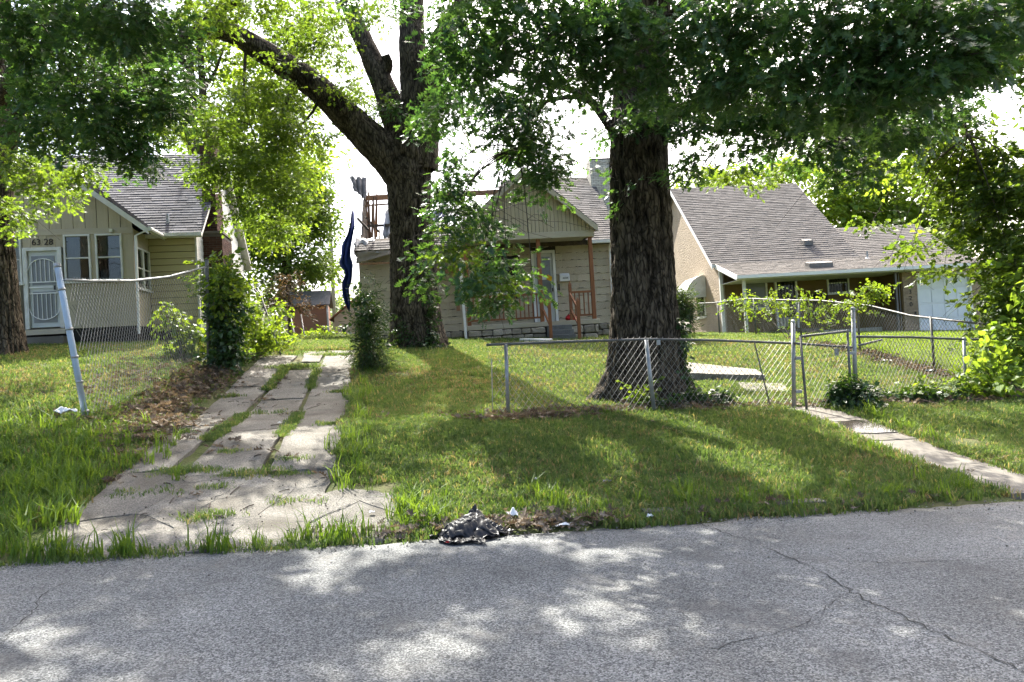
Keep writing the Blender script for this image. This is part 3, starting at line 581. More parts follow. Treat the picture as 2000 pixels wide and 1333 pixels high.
for z in (4.2, 4.06, 3.9): H.box('door_crossbar', M['white'], -.28, .42, -.03, -.012, z - .014, z + .014, dr)
H.box('door_handle', M['black_iron'], .33, .37, -.06, -.032, 3.98, 4.1, dr)
H.box('door_step', M['path'], -.5, .7, -.55, 0, 2.3, 2.72); H.box('threshold', M['shake_pale'], -.42, .58, -.12, .02, 2.80, 2.94)
text(H, '63', -.06, -.012, 5.19, .23, M['ink']); text(H, '28', .24, -.012, 5.19, .23, M['ink'])
for u in (-.16, .085): bpiece(H, 'number_plate_strip', M['shake_pale'], u - .004, u + .004, -.01, 0, 5.17, 5.36)
# gable boards
SL = (7.64 - 5.52) / (2.79 - PC)
nbd = 15; wbd = (PU1 - PU0) / nbd
for i in range(nbd):
    a0 = PU0 + i * wbd + .004; a1 = PU0 + (i + 1) * wbd - .012; za, zb = 7.58 - SL * abs(a0 - PC), 7.58 - SL * abs(a1 - PC)
    poly = [(a0, .0, 5.605), (a1, .0, 5.605), (a1, .0, zb)] + ([(PC, .0, 7.58)] if a0 < PC < a1 else []) + [(a0, .0, za)]
    H.mb('gable_board', M['taupe_board'], MB().prism(poly, (0, .03, 0)))
H.mb('gable_backing', M['gap_shade'], MB().prism([(PU0 + .01, .035, 5.45), (PU1 - .01, .035, 5.45), (PU1 - .01, .035, 7.5 - SL * (PU1 - PC)), (PC, .035, 7.5), (PU0 + .01, .035, 7.5 - SL * (PC - PU0))], (0, .04, 0)))
H.box('floodlight', M['white_old'], 1.78, 1.86, -.12, -.02, 5.47, 5.55)
# porch roof
rl = math.hypot(2.66, 2.12); cs, sn = 2.66 / rl, 2.12 / rl
for sg in (1, -1):
    e = Vector((PC + sg * 2.66, -.25, 5.52)); us = Vector((-sg * cs, 0, sn))
    pr = MB().prism([e, e + us * rl, e + us * rl + Vector((0, 0, -.1)), e + Vector((0, 0, -.1))], (0, 5.3, 0)); H.mb('roof_deck', M['white_old'], pr)
    H.mb('shingle_courses', M['shingle_a'], roof_tabs(e + Vector((0, -.03, .004)), (0, 1, 0), us, 5.3, rl + .02), kind='stuff')
    fa = MB().prism([e + Vector((sg * .02, -.03, .0)), e + us * (rl + .0) + Vector((0, -.03, 0)), e + us * rl + Vector((0, -.03, -.17)), e + Vector((sg * .02, -.03, -.17))], (0, .025, 0)); H.mb('rake_board', M['white_old'], fa)
H.mb('gutter', M['white_old'], MB().tube([(2.84, -.28, 5.50), (2.84, 1.1, 5.50)], .06, 8)); H.mb('downspout', M['white'], MB().tube([(2.78, -.2, 5.48), (2.42, -.06, 5.36), (2.38, -.06, 2.7)], .035, 6))
# porch side wall
H.box('side_wall', T_, PU1 - .05, PU1, .05, 1.25, 2.93, 4.1)
for i in range(4): bpiece(H, 'siding_plank', M['taupe'], PU1 - .02, PU1 + .012 - .0, .0, 1.25, 5.12 + i * .11, 5.12 + i * .11 + .104, rot=(0, rad(4), 0))
for v0, v1 in ((.08, .62), (.64, 1.2)): window(H, v0, v1, 3.95, 5.1, 0, M['white_old'], M['glass'], .05, side=PU1)
# main body
RU = 3.62; V0, V1, EV = 1.27, 8.5, 5.62; RZ = 8.95; VR = (V0 + V1) / 2
H.mb('main_walls', M['gap_shade'], MB().prism([(PU0 - 1.2, V0 + .02, 2.5), (RU - .03, V0 + .02, 2.5), (RU - .03, V0 + .02, 5.66), (PU0 - 1.2, V0 + .02, 5.66)], (0, V1 - V0 - .04, 0)))
for i in range(15):
    z = 2.82 + i * .19; bpiece(H, 'siding_plank', M['yellow_siding'], PU1 + .015, RU, V0 - .025, V0 + .01, z, z + .176, rot=(rad(-6), 0, 0))
H.box('corner_board', M['white_old'], RU - .01, RU + .04, V0 - .05, V0 + .05, 2.8, 5.62)
# right gable wall planks
for i in range(30):
    z = 2.8 + i * .2
    if z > RZ - .4: break
    k = max(0, (z + .2 - 5.55) / (RZ - 5.55)); a0, a1 = V0 + .06 + (VR - V0) * k, V1 - .06 - (V1 - VR) * k
    bpiece(H, 'siding_plank', M['white_old'], RU - .02, RU + .012, a0, a1, z, z + .185, rot=(0, rad(6), 0))
H.mb('gable_end', M['gap_shade'], MB().prism([(RU - .06, V0, 5.6), (RU - .06, V1, 5.6), (RU - .06, VR, RZ - .1)], (.05, 0, 0)))
us = Vector((0, VR - V0 + .3, RZ - EV + .05)); SLn = us.length
for sg in (1, -1):
    e = Vector((-4.5, V0 - .3 if sg > 0 else V1 + .3, EV - .05)); u2 = Vector((0, us.y * sg, us.z)).normalized(); Lr = RU + .25 + 4.5
    H.mb('roof_deck', M['white_old'], MB().prism([e, e + u2 * SLn, e + u2 * SLn + Vector((0, 0, -.12)), e + Vector((0, 0, -.12))], (Lr, 0, 0)))
    H.mb('shingle_courses', M['shingle_a'], roof_tabs(e + Vector((0, -.02 * sg, .005)), (1, 0, 0), u2, Lr + .01, SLn + .02, tw=.32, ex=.15), kind='stuff')
H.mb('gutter', M['white_old'], MB().box(PU1 + .5, RU + .27, V0 - .42, V0 - .31, EV - .14, EV - .04))
H.mb('vent_pipe', M['galv'], MB().tube([(2.85, V0 + .15, EV + .3), (2.85, V0 + .15, EV + .62)], [.06, .05], 8)); 
window(H, V0 + .25, V0 + .7, 3.6, 4.9, 0, M['white_old'], M['glass'], .05, side=RU + .02)
# chimney
ch = H.box('chimney', M['mortar'], RU + .01, 4.02, 2.3, 3.2, 2.4, 9.6); H.box('chimney_base', M['mortar'], RU + .01, 4.18, 2.1, 3.5, 2.4, 5.75, ch)
mb = MB(); bricks(mb, (RU + .01, 2.3, 5.8), (1, 0, 0), (0, 0, 1), (0, -1, 0), .4, 3.75); bricks(mb, (4.02, 2.3, 5.8), (0, 1, 0), (0, 0, 1), (1, 0, 0), .9, 3.75)
bricks(mb, (RU + .01, 2.1, 2.6), (1, 0, 0), (0, 0, 1), (0, -1, 0), .56, 3.1); bricks(mb, (4.18, 2.1, 2.6), (0, 1, 0), (0, 0, 1), (1, 0, 0), 1.4, 3.1); H.mb('brick_courses', M['brick_red'], mb, ch, kind='stuff')
H.mb('chimney_shoulder', M['path'], MB().box(RU + .01, 4.22, 2.06, 3.54, 5.75, 5.82), ch)

# ---------------------------------------------------------------- centre house, burnt
H = House('fire_damaged_house', 'taupe shake-sided house with porch, its left roof burnt open', .568, 22.5, 5, 2.1)
UL, UR, VF, VB, EZ, RZ, VR = -5.4, 3.25, 2.0, 10.0, 5.3, 8.45, 6.0
H.box('front_wall', M['gap_shade'], UL, UR, VF + .03, VF + .18, 2.0, EZ); H.box('right_wall', M['taupe'], UR - .15, UR, VF + .18, VB, 2.0, EZ); H.box('back_wall', M['taupe'], UL, UR - .15, VB - .15, VB, 2.0, EZ); H.box('left_wall', M['taupe'], UL, UL + .15, VF + .18, VB - .15, 2.0, EZ - .2)
H.mb('right_gable', M['taupe'], MB().prism([(UR - .12, VF + .05, EZ), (UR - .12, VB, EZ), (UR - .12, VR, RZ - .1)], (.1, 0, 0)))
H.box('attic_floor', M['charred'], UL + .1, UR - .1, VF + .2, VB - .2, EZ - .15, EZ - .05)
SK = []
for k in range(5):
    r = random.Random(k); n = 7; bot = [(-.5 + i / (n - 1), 0, -.5 + r.uniform(-.06, .06) + .05 * math.sin(i * 1.7 + k)) for i in range(n)]; mb = MB(); poly = bot + [(.5, 0, .5), (-.5, 0, .5)]
    mb.add(poly + [(x, .5, z) for x, y, z in poly], [tuple(range(len(poly)))] + [(i, (i + 1) % len(poly), (i + 1) % len(poly) + len(poly), i + len(poly)) for i in range(len(poly))]); SK.append(mb.mesh('shake', M['shake']))
openings = [(.40, 1.27, 2.4, 5.05), (-1.3, .0, 3.6, 4.8), (1.28, 1.3, 0, 0)]
z = 2.42; row = 0
while z < 5.2:
    u = UL + .02 - (row % 2) * .16
    while u < UR - .02:
        w = random.uniform(.42, .8); a0, a1 = max(u, UL + .02), min(u + w - .003, UR - .02); u += w
        if a1 - a0 < .06 or (-3.9 < a0 < -3.1) and False: continue
        for o in openings:
            if a1 > o[0] and a0 < o[1] and z + .25 > o[2] and z < o[3]:
                if a0 < o[0]: a1 = o[0]
                elif a1 > o[1]: a0 = o[1]
                else: a1 = a0
        if a1 - a0 < .03: continue
        piece('shake_shingle', random.choice(SK), H.e, H.loc((a0 + a1) / 2, VF + .012, z + .13), (rad(-5), 0, 0), (a1 - a0, .06, .242))
    z += .248; row += 1
# stone base
ST = []
for k in range(7):
    b = bmesh.new(); bmesh.ops.create_cube(b, size=1.0); bmesh.ops.bevel(b, geom=b.edges[:], offset=.16, segments=2, affect='EDGES', profile=.6); r = random.Random(k + 40)
    for v in b.verts: v.co += Vector([r.uniform(-.05, .05) for _ in range(3)])
    me = bpy.data.meshes.new('stone'); b.to_mesh(me); b.free(); me.materials.append(M['stone']); ST.append(me)
def stones(u0, u1, z0, z1, v, rows):
    hh = (z1 - z0) / rows
    for r_ in range(rows):
        u = u0
        while u < u1 - .08:
            w = min(random.uniform(.2, .5), u1 - u); h_ = hh * random.uniform(.82, 1.0)
            piece('stone', random.choice(ST), H.e, H.loc(u + w / 2, v, z0 + hh * r_ + hh / 2), (0, random.uniform(-.06, .06), 0), (w * .93, .24, h_ * .93)); u += w
H.box('stone_backing', M['mortar'], -1.92, 2.2, .1, VF, 1.75, 2.35); stones(-1.92, .52, 1.95, 2.34, .07, 2); stones(1.32, 2.2, 1.8, 2.34, .07, 2)
H.box('base_backing', M['mortar'], UL + .02, UR - .02, VF - .0, VF + .03, 1.8, 2.42); stones(UL, -1.95, 1.95, 2.42, VF, 2); stones(2.25, UR, 1.8, 2.42, VF, 3)
H.box('porch_floor', M['shake_pale'], -1.95, 2.25, -.02, VF, 2.35, 2.5, bevel=.01)
# steps
for i in range(4): H.box('step', M['step_stone'], .55, 1.3, -.02 - .3 * (i + 1), .02 - .3 * i if i else -.025, 1.7, 2.36 - i * .155, bevel=.01)
# porch posts, rails
C_ = M['cedar']
for u in (-1.86, .45, 2.12): H.box('porch_post', C_, u - .06, u + .06, .08, .2, 2.5, 5.12, bevel=.008)
def rail(u0, u1, n):
    H.box('top_rail', C_, u0, u1, .09, .19, 3.36, 3.42); H.box('bottom_rail', C_, u0, u1, .11, .17, 2.62, 2.68)
    for i in range(n):
        u = u0 + (u1 - u0) * (i + .7) / (n + .4); bpiece(H, 'baluster', C_, u - .018, u + .018, .12, .156, 2.68, 3.36)
rail(-1.8, .39, 16); rail(1.42, 2.06, 4)
H.box('newel_post', C_, 1.34, 1.43, .09, .18, 2.5, 3.62); H.mb('newel_cap', C_, MB().add([(1.33, .08, 3.62), (1.44, .08, 3.62), (1.44, .19, 3.62), (1.33, .19, 3.62), (1.385, .135, 3.76)], [(0, 1, 4), (1, 2, 4), (2, 3, 4), (3, 0, 4)]))
for u in (.5, 1.36):
    H.box('newel_post', C_, u - .045, u + .045, -1.24, -1.15, 1.8, 3.0); H.mb('newel_cap', C_, MB().add([(u - .055, -1.25, 3.0), (u + .055, -1.25, 3.0), (u + .055, -1.14, 3.0), (u - .055, -1.14, 3.0), (u, -1.195, 3.14)], [(0, 1, 4), (1, 2, 4), (2, 3, 4), (3, 0, 4)]))
    for dz in (0, -.5): H.mb('stair_rail', C_, MB().bar((u, .1, 3.36 + dz), (u, -1.2, 2.8 + dz), .05, .07))
# porch gable
GA, GL, GR, GE = (.11, 7.35), -2.1, 2.33, 5.42
SL = (GA[1] - GE) / (GR - GA[0])
H.box('porch_beam', M['shake_pale'], -1.98, 2.25, -.02, .16, 5.12, 5.32, bevel=.01)
nbd = 34; wbd = 4.2 / nbd
for i in range(nbd):
    a0 = -1.96 + i * wbd + .003; a1 = a0 + wbd - .014; za, zb = 7.25 - SL * abs(a0 - GA[0]), 7.25 - SL * abs(a1 - GA[0])
    if min(za, zb) < 5.33: za = max(za, 5.34); zb = max(zb, 5.34)
    poly = [(a0, .02, 5.33 + random.uniform(-.02, 0)), (a1, .02, 5.33 + random.uniform(-.02, 0)), (a1, .02, zb)] + ([(GA[0], .02, 7.25)] if a0 < GA[0] < a1 else []) + [(a0, .02, za)]
    H.mb('gable_board', M['taupe_board'], MB().prism(poly, (0, .03, 0)))
H.mb('gable_backing', M['gap_shade'], MB().prism([(-1.95, .055, 5.3), (2.2, .055, 5.3), (GA[0], .055, 7.2)], (0, .04, 0)))
H.box('porch_ceiling', M['shake_pale'], -1.9, 2.15, .17, VF, 5.26, 5.3)
for sg in (1, -1):
    e = Vector((GR if sg > 0 else GL, -.2, GE)); u2 = Vector((GA[0], -.2, GA[1])) - e; Lr = u2.length; u2.normalize()
    H.mb('roof_deck', M['shake_pale'], MB().prism([e, e + u2 * Lr, e + u2 * Lr + Vector((0, 0, -.1)), e + Vector((0, 0, -.1))], (0, 4.4, 0)))
    H.mb('shingle_courses', M['shingle_c'], roof_tabs(e + Vector((0, -.03, .004)), (0, 1, 0), u2, 4.4, Lr + .02), kind='stuff')
    H.mb('rake_board', M['brick_tan'] if False else M['shake_pale'], MB().prism([e + Vector((0, -.03, 0)), e + u2 * Lr + Vector((0, -.03, 0)), e + u2 * Lr + Vector((0, -.03, -.2)), e + Vector((0, -.03, -.2))], (0, .025, 0)))
# main roof: right part stands, left part burnt away
e = Vector((UL - .1, VF - .3, EZ - .05)); u2 = Vector((0, VR - VF + .3, RZ - EZ + .05)); SLn = u2.length; u2.normalize(); Lr = UR + .3 - (UL - .1)
def burn(x, y):
    u = UL - .1 + x
    lim = np.interp(u, [-5.6, -4.2, -3.2, -2.2, -1.2, -.4, .2], [.5, .75, .9, 1.5, 1.9, 3.2, 9]) + (n2(x * 2.2, y * 2, 4) - .5) * .7
    return y < lim
roof = H.mb('shingle_courses', M['shingle_c'], roof_tabs(e + Vector((0, -.02, .005)), (1, 0, 0), u2, Lr, SLn, tw=.32, ex=.16, keep=burn), kind='stuff')
H.mb('roof_deck', M['charred'], MB().prism([Vector((-.1, e.y, e.z)), Vector((-.1, e.y, e.z)) + u2 * SLn, Vector((-.1, e.y, e.z - .14)) + u2 * SLn, Vector((-.1, e.y, e.z - .14))], (UR + .4, 0, 0)))
H.mb('eave_deck', M['charred'], MB().prism([e, e + u2 * .85, e + u2 * .8 + Vector((0, 0, -.12)), e + Vector((0, 0, -.12))], (5.3, 0, 0)))
H.mb('back_roof', M['felt'], MB().prism([Vector((-.1, VR, RZ)), Vector((-.1, VB + .3, EZ)), Vector((-.1, VB + .3, EZ - .12)), Vector((-.1, VR, RZ - .12))], (UR + .4, 0, 0)))
H.mb('gutter', M['white_old'], MB().box(2.35, UR + .3, VF - .42, VF - .31, EZ - .16, EZ - .05)); 
H.mb('downspout', M['white'], MB().tube([(3.16, VF - .34, EZ - .12), (3.16, VF - .1, EZ - .35), (3.14, VF - .08, 2.2)], .04, 6)); H.mb('downspout', M['white'], MB().tube([(-2.1, -.12, 5.35), (-2.06, -.08, 5.1), (-2.0, -.08, 2.0)], .04, 6))
# burnt remains: rafters, studs, ridge scrap, purlins
R2 = random.Random(5)
def stick(p, q, w, mat): return H.mb('burnt_timber', mat, MB().bar(p, q, w, w * 1.6))
stick((-5.45, VR, 7.97), (-.1, VR, 8.0), .12, M['raw_wood'])
stick((-5.45, VR - .6, 7.55), (-3.6, VR - .6, 7.6), .04, M['raw_wood'])
stick((-5.3, VR - 1.4, 6.62), (-2.5, VR - 1.5, 6.55), .06, M['charred'])
for i in range(7):
    u = -5.55 + i * .07 + R2.uniform(-.03, .03); z0 = 5.9 + R2.uniform(-.4, .3); stick((u, VR - .3 + R2.uniform(-.25, .3), z0), (u + R2.uniform(-.12, .12), VR - .2, 7.7 + R2.uniform(-.5, .35)), R2.uniform(.02, .05), M['raw_wood'] if i % 2 else M['charred'])
for i in range(6):
    u = -4.7 + i * .75; t = R2.uniform(.35, .6) if i < 4 else R2.uniform(.5, .95); a = Vector((u, VF, EZ)); stick(a, a + Vector((R2.uniform(-.15, .15), (VR - VF) * t, (RZ - EZ) * t * R2.uniform(.7, 1))), .05, M['charred'])
for i in range(16):
    p = Vector((R2.uniform(-5.2, -2.2), R2.uniform(VF + .1, VF + 1.6), R2.uniform(5.5, 6.1))); stick(p, p + Vector((R2.uniform(-.6, .6), R2.uniform(-.4, .4), R2.uniform(-.25, .5))), R2.uniform(.02, .05), M['charred'] if i % 3 else M['felt'])
def sheet(name, mat, corners, nu, nv, amp, seed, freq=3.0, th=.012, parent=None, fold=0.0):
    P00, P10, P11, P01 = [np.array(c, float) for c in corners]; u, v = np.meshgrid(np.linspace(0, 1, nu), np.linspace(0, 1, nv), indexing='ij'); u_, v_ = u[..., None], v[..., None]
    P = P00 * (1 - u_) * (1 - v_) + P10 * u_ * (1 - v_) + P11 * u_ * v_ + P01 * (1 - u_) * v_; nrm = np.cross(P10 - P00, P01 - P00); nrm /= np.linalg.norm(nrm)
    d = (n2(u * freq + seed, v * freq, seed) - .5) * 2 + (n2(u * freq * 2.6 + seed, v * freq * 2.6, seed + 1) - .5) * .9 + fold * np.sin(u * freq * 7 + 2 * n2(u * 3, v * 2, seed))
    P = P + nrm * (d * amp)[..., None]; edge = ((n2(u * 9 + seed, v * 9, 3) - .5) * .12)[..., None] * (P11 - P00); m_ = ((u == 0) | (u == 1) | (v == 0) | (v == 1))[..., None]; P = P + edge * m_
    i, j = np.meshgrid(np.arange(nu - 1), np.arange(nv - 1), indexing='ij'); k = (i * nv + j).ravel(); V = P.reshape(-1, 3); V[:, 2] -= H.base if parent is not None else 0
    o = link(bpy.data.objects.new(name, np_mesh(name, V, np.stack([k, k + nv, k + nv + 1, k + 1], -1), True, (mat,))), parent); md = o.modifiers.new('thick', 'SOLIDIFY'); md.thickness = th; return o
sheet('roof_scrap', M['felt'], [(-6.0, VR - .1, 8.72), (-5.38, VR + .05, 8.80), (-5.42, VR - .5, 7.75), (-5.85, VR - .4, 8.25)], 24, 14, .06, 3, 2.6, .02, H.e, .9)
sheet('metal_flashing', M['tin'], [(-5.45, VF - .3, 5.05), (-4.4, VF - .33, 5.2), (-4.7, VF + .3, 5.62), (-5.5, VF + .2, 5.85)], 18, 12, .06, 8, 2.6, .008, H.e, .6)
sheet('torn_sheet', M['tan_cloth'], [(-5.42, VF - .34, 4.83), (-4.25, VF - .36, 5.08), (-4.4, VF - .31, 5.3), (-5.46, VF - .32, 5.2)], 12, 8, .035, 12, 2.2, .008, H.e, .3)
sheet('torn_sheet', M['tan_cloth'], [(-3.3, VF - .34, 4.6), (-2.1, VF - .36, 4.55), (-2.1, VF - .31, 5.35), (-3.4, VF - .32, 5.3)], 12, 10, .04, 15, 2.2, .008, H.e, .3)
sheet('crumpled_tin', M['tin'], [(-4.75, VR - 1.6, 6.1), (-4.1, VR - 1.7, 6.2), (-4.0, VR - 1.1, 7.2), (-4.6, VR - 1.0, 7.4)], 14, 12, .10, 21, 2.8, .01, H.e, .5)
H.box('bare_fascia', M['raw_wood'], -5.35, -4.2, VF - .33, VF - .29, 4.78, 4.85); H.box('bare_fascia', M['raw_wood'], -3.2, -2.0, VF - .3, VF - .26, 4.38, 4.52); H.box('bare_post', M['raw_wood'], -2.22, -2.1, VF - .3, VF - .18, 3.1, 5.2)
# door, windows, mailbox
dr = H.box('front_door', M['door_white'], .52, 1.15, VF - .0, VF + .04, 2.52, 4.92); fr = MB(); fr.box(.43, .51, VF - .06, VF + .05, 2.5, 5.02); fr.box(1.16, 1.25, VF - .06, VF + .05, 2.5, 5.02); fr.box(.51, 1.16, VF - .06, VF + .05, 4.93, 5.02); H.mb('door_frame', M['white'], fr, dr)
H.box('pane', M['glass_pale'], .6, 1.07, VF - .014, VF - .002, 3.2, 4.8, dr); H.box('door_handle', M['black_iron'], 1.09, 1.12, VF - .05, VF - .002, 3.6, 3.72, dr); H.box('notice', M['trash_white'], .74, .92, VF - .022, VF - .016, 4.02, 4.16, dr)
H.mb('yellow_notice', M['yellow_paper'], MB().prism([(.92, VF - .024, 4.02), (1.08, VF - .024, 3.95), (1.12, VF - .024, 4.1), (.96, VF - .024, 4.2)], (0, .006, 0)), dr)
for a0, a1 in ((-1.28, -.68), (-.64, -.02)):
    w = window(H, a0, a1, 3.62, 4.78, VF, M['white_old'], M['glass'], .05); bpiece(H, 'window_blind', M['curtain'], a0 + .05, a1 - .05, VF + .02, VF + .028, 3.7, 4.15, w)
mbx = H.mb('mailbox', M['white'], MB().prism([(1.36, VF - .16, 3.92), (1.36, VF - .02, 3.92), (1.36, VF - .02, 4.2), (1.36, VF - .08, 4.2), (1.36, VF - .16, 4.1)], (.34, 0, 0)), bevel=.015)
text(H, '6324', 1.55, VF - .168, 4.0, .09, M['ink'], 'mailbox_number', mbx)
H.box('intercom', M['black_iron'], 1.31, 1.35, VF - .06, VF - .02, 3.62, 3.85)
# chimney
ch = H.box('chimney', M['mortar'], 3.36, 4.5, 5.2, 6.0, 1.8, 9.0); mb = MB(); bricks(mb, (3.36, 5.2, 5.0), (1, 0, 0), (0, 0, 1), (0, -1, 0), 1.14, 4.0); bricks(mb, (3.36, 6.0, 5.0), (0, -1, 0), (0, 0, 1), (-1, 0, 0), .8, 4.0)
H.mb('brick_courses', M['brick_pale'], mb, ch, kind='stuff')
HM = H
def hw(H, u, v, z):
    y = H.e.rotation_euler.z; c, s_ = math.cos(y), math.sin(y); return Vector((H.e.location.x + u * c - v * s_, H.e.location.y + u * s_ + v * c, z))

# ---------------------------------------------------------------- right house
H = House('stucco_house', 'tan stucco house with broad brown-grey shingle roof and white garage door', 12.518, 27.0, 4, 1.35)
UL, V1, ZW, ZR, VR, VB = -3.94, 2.0, 4.56, 8.84, 7.0, 12.0
H.mb('left_wall', M['stucco'], MB().prism([(UL, V1, 1.3), (UL, VB, 1.3), (UL, VB, ZW), (UL, VR, ZR - .12), (UL, V1, ZW - .04)], (.2, 0, 0)))
H.box('front_wall', M['brown_siding'], UL + .2, 3.0, V1 + .02, V1 + .2, 1.3, 4.35); H.box('back_wall', M['stucco'], UL + .2, 5.4, VB - .2, VB, 1.3, ZW)
mb = MB(); z = 1.75
ops = [(-3.0, -1.95, 2.7, 4.2), (-1.75, -.75, 1.8, 4.1), (.45, 1.45, 3.15, 4.1)]
while z < 4.2:
    segs = [(UL + .22, 2.98)]
    for o in ops:
        if z + .12 > o[2] and z < o[3]: segs = [s_ for (a, b) in segs for s_ in ((a, min(b, o[0])), (max(a, o[1]), b)) if s_[1] - s_[0] > .02]
    for a, b in segs: mb.add([(a, V1 - .012, z), (b, V1 - .012, z), (b, V1 + .015, z + .125), (a, V1 + .015, z + .125), (a, V1 + .02, z), (b, V1 + .02, z)], [(0, 1, 2, 3), (0, 4, 5, 1)])
    z += .125
H.mb('siding_courses', M['brown_siding'], mb, kind='stuff'); H.box('foundation', M['white_old'], UL + .2, 3.0, V1 - .02, V1 + .02, 1.3, 1.74)
H.box('corner_post', M['white'], UL - .02, UL + .1, V1 - .1, V1 - .0, 1.4, ZW)
# garage
H.box('garage_wall', M['brick_tan'], 2.74, 3.3, .52, 2.0, 1.25, 3.95); H.box('garage_header', M['brick_tan'], 3.3, 5.9, .55, .8, 3.72, 3.95); H.box('garage_end', M['brick_tan'], 5.5, 5.9, .52, VB - .3, 1.2, 3.95)
mb = MB(); bricks(mb, (2.74, .52, 1.3), (1, 0, 0), (0, 0, 1), (0, -1, 0), .56, 2.6); H.mb('brick_courses', M['brick_tan'], mb, kind='stuff')
H.box('porch_end_wall', M['brown_siding'], 2.70, 2.735, .55, 2.0, 1.3, 4.1)
gd = H.box('garage_door', M['garage'], 3.38, 5.45, .62, .66, 1.3, 3.72); H.box('door_trim', M['white'], 3.31, 3.38, .5, .64, 1.3, 3.74, gd); H.box('door_trim', M['white'], 5.45, 5.52, .5, .64, 1.3, 3.74, gd)
for r_ in range(4):
    for c in range(4):
        u, z = 3.40 + c * .512, 1.33 + r_ * .597; b_ = bmesh.new()
        bpiece(H, 'door_panel', M['garage'], u + .03, u + .485, .598, .62, z + .05, z + .55, gd); b_.free()
    if r_: bpiece(H, 'section_joint', M['white_old'], 3.385, 5.445, .612, .622, 1.33 + r_ * .597 - .012, 1.33 + r_ * .597 - .002, gd)
text(H, '6320', 3.02, .505, 3.18, .24, M['ink'], 'house_number', None, True)
H.box('outlet', M['black_iron'], 3.14, 3.2, .49, .51, 2.1, 2.25)
# porch
for u, w in ((-3.74, .1), (2.2, .07)): H.box('porch_post', M['white_old'] if u < 0 else M['galv_dark'], u, u + w, .12, .22, 1.4, 3.86)
H.mb('porch_post', M['galv_dark'], MB().tube([(2.45, .3, 1.4), (2.45, .3, 3.9)], .02, 6))
# roof
def plane(p0, p1, L, keep=None, mat='shingle_b'):
    p0, p1 = Vector(p0), Vector(p1); d = p1 - p0; S = d.length
    H.mb('roof_deck', M['white_old'], MB().prism([p0, p1, p1 + Vector((0, 0, -.12)), p0 + Vector((0, 0, -.12))], (L, 0, 0)))
    H.mb('shingle_courses', M[mat], roof_tabs(p0 + Vector((0, 0, .005)), (1, 0, 0), d, L, S + .02, tw=.3, ex=.155, keep=keep), kind='stuff')
plane((-4.05, -.08, 3.92), (-4.05, V1, ZW + .06), 9.95); plane((-4.2, V1, ZW + .06), (-4.2, VR, ZR), 6.15)
H.mb('back_slope', M['felt'], MB().prism([(-4.2, VR, ZR), (-4.2, VB + .3, ZW - .1), (-4.2, VB + .3, ZW - .22), (-4.2, VR, ZR - .12)], (6.15, 0, 0)))
plane((1.95, V1, ZW + .061), (1.95, 4.3, 6.2), 4.1); H.mb('back_slope', M['felt'], MB().prism([(1.95, 4.3, 6.2), (1.95, VB, 3.9), (1.95, VB, 3.78), (1.95, 4.3, 6.08)], (4.1, 0, 0)))
H.mb('right_gable', M['stucco'], MB().prism([(1.85, V1 + .1, ZW), (1.85, VB - .3, ZW), (1.85, VR, ZR - .15)], (.08, 0, 0)))
H.box('gutter', M['white'], -4.08, 5.9, -.2, -.09, 3.83, 3.95); H.box('soffit', M['white_old'], -3.9, 5.85, -.08, V1, 3.79, 3.815)
H.mb('rake_board', M['white'], MB().prism([(-4.21, V1, ZW + .07), (-4.21, VR, ZR + .01), (-4.21, VR, ZR - .19), (-4.21, V1, ZW - .12)], (.03, 0, 0))); H.mb('rake_board', M['white'], MB().prism([(-4.07, -.1, 3.96), (-4.07, V1, ZW + .07), (-4.07, V1, ZW - .12), (-4.07, -.1, 3.78)], (.03, 0, 0)))
# roof vents
def roof_z(v): return 3.92 + (v + .08) / 2.08 * .7 if v < 2 else ZW + .06 + (v - 2) * (ZR - ZW - .06) / 5
for u, v, w, d in ((.05, 2.9, .38, .3), (-.9, .75, .95, .35)):
    z = roof_z(v); H.mb('roof_vent', M['galv_dark'], MB().prism([(u, v - d / 2, z - .06), (u, v - d / 2, z + .14), (u, v + d / 2, z + .22), (u, v + d / 2, z + .05)], (w, 0, 0)))
H.mb('vent_pipe', M['galv'], MB().tube([(2.1, 1.7, roof_z(1.7) - .02), (2.1, 1.7, roof_z(1.7) + .05), (2.1, 1.7, roof_z(1.7) + .3)], [.12, .045, .04], 8))
window(H, -2.95, -2.0, 2.75, 4.1, V1, M['white'], M['glass_pale'], .07, False); window(H, .5, 1.42, 3.2, 4.05, V1, M['white'], M['glass'], .06, True, bars=7)
dr = H.box('security_door', M['glass'], -1.62, -.86, V1 - .03, V1 + .0, 1.95, 3.98); fr = MB(); fr.box(-1.7, -1.62, V1 - .08, V1 + .02, 1.9, 4.05); fr.box(-.86, -.78, V1 - .08, V1 + .02, 1.9, 4.05); fr.box(-1.62, -.86, V1 - .08, V1 + .02, 3.98, 4.05); H.mb('door_frame', M['white'], fr, dr)
for i in range(6): H.mb('door_bar', M['black_iron'], MB().tube([(-1.58 + i * .135, V1 - .06, 1.97), (-1.58 + i * .135, V1 - .06, 3.96)], .013, 5), dr)
H.box('door_kickplate', M['white_old'], -1.6, -.88, V1 - .045, V1 - .03, 1.97, 2.35, dr); H.box('door_step', M['path'], -2.0, -.5, .9, V1 - .03, 1.35, 1.85)
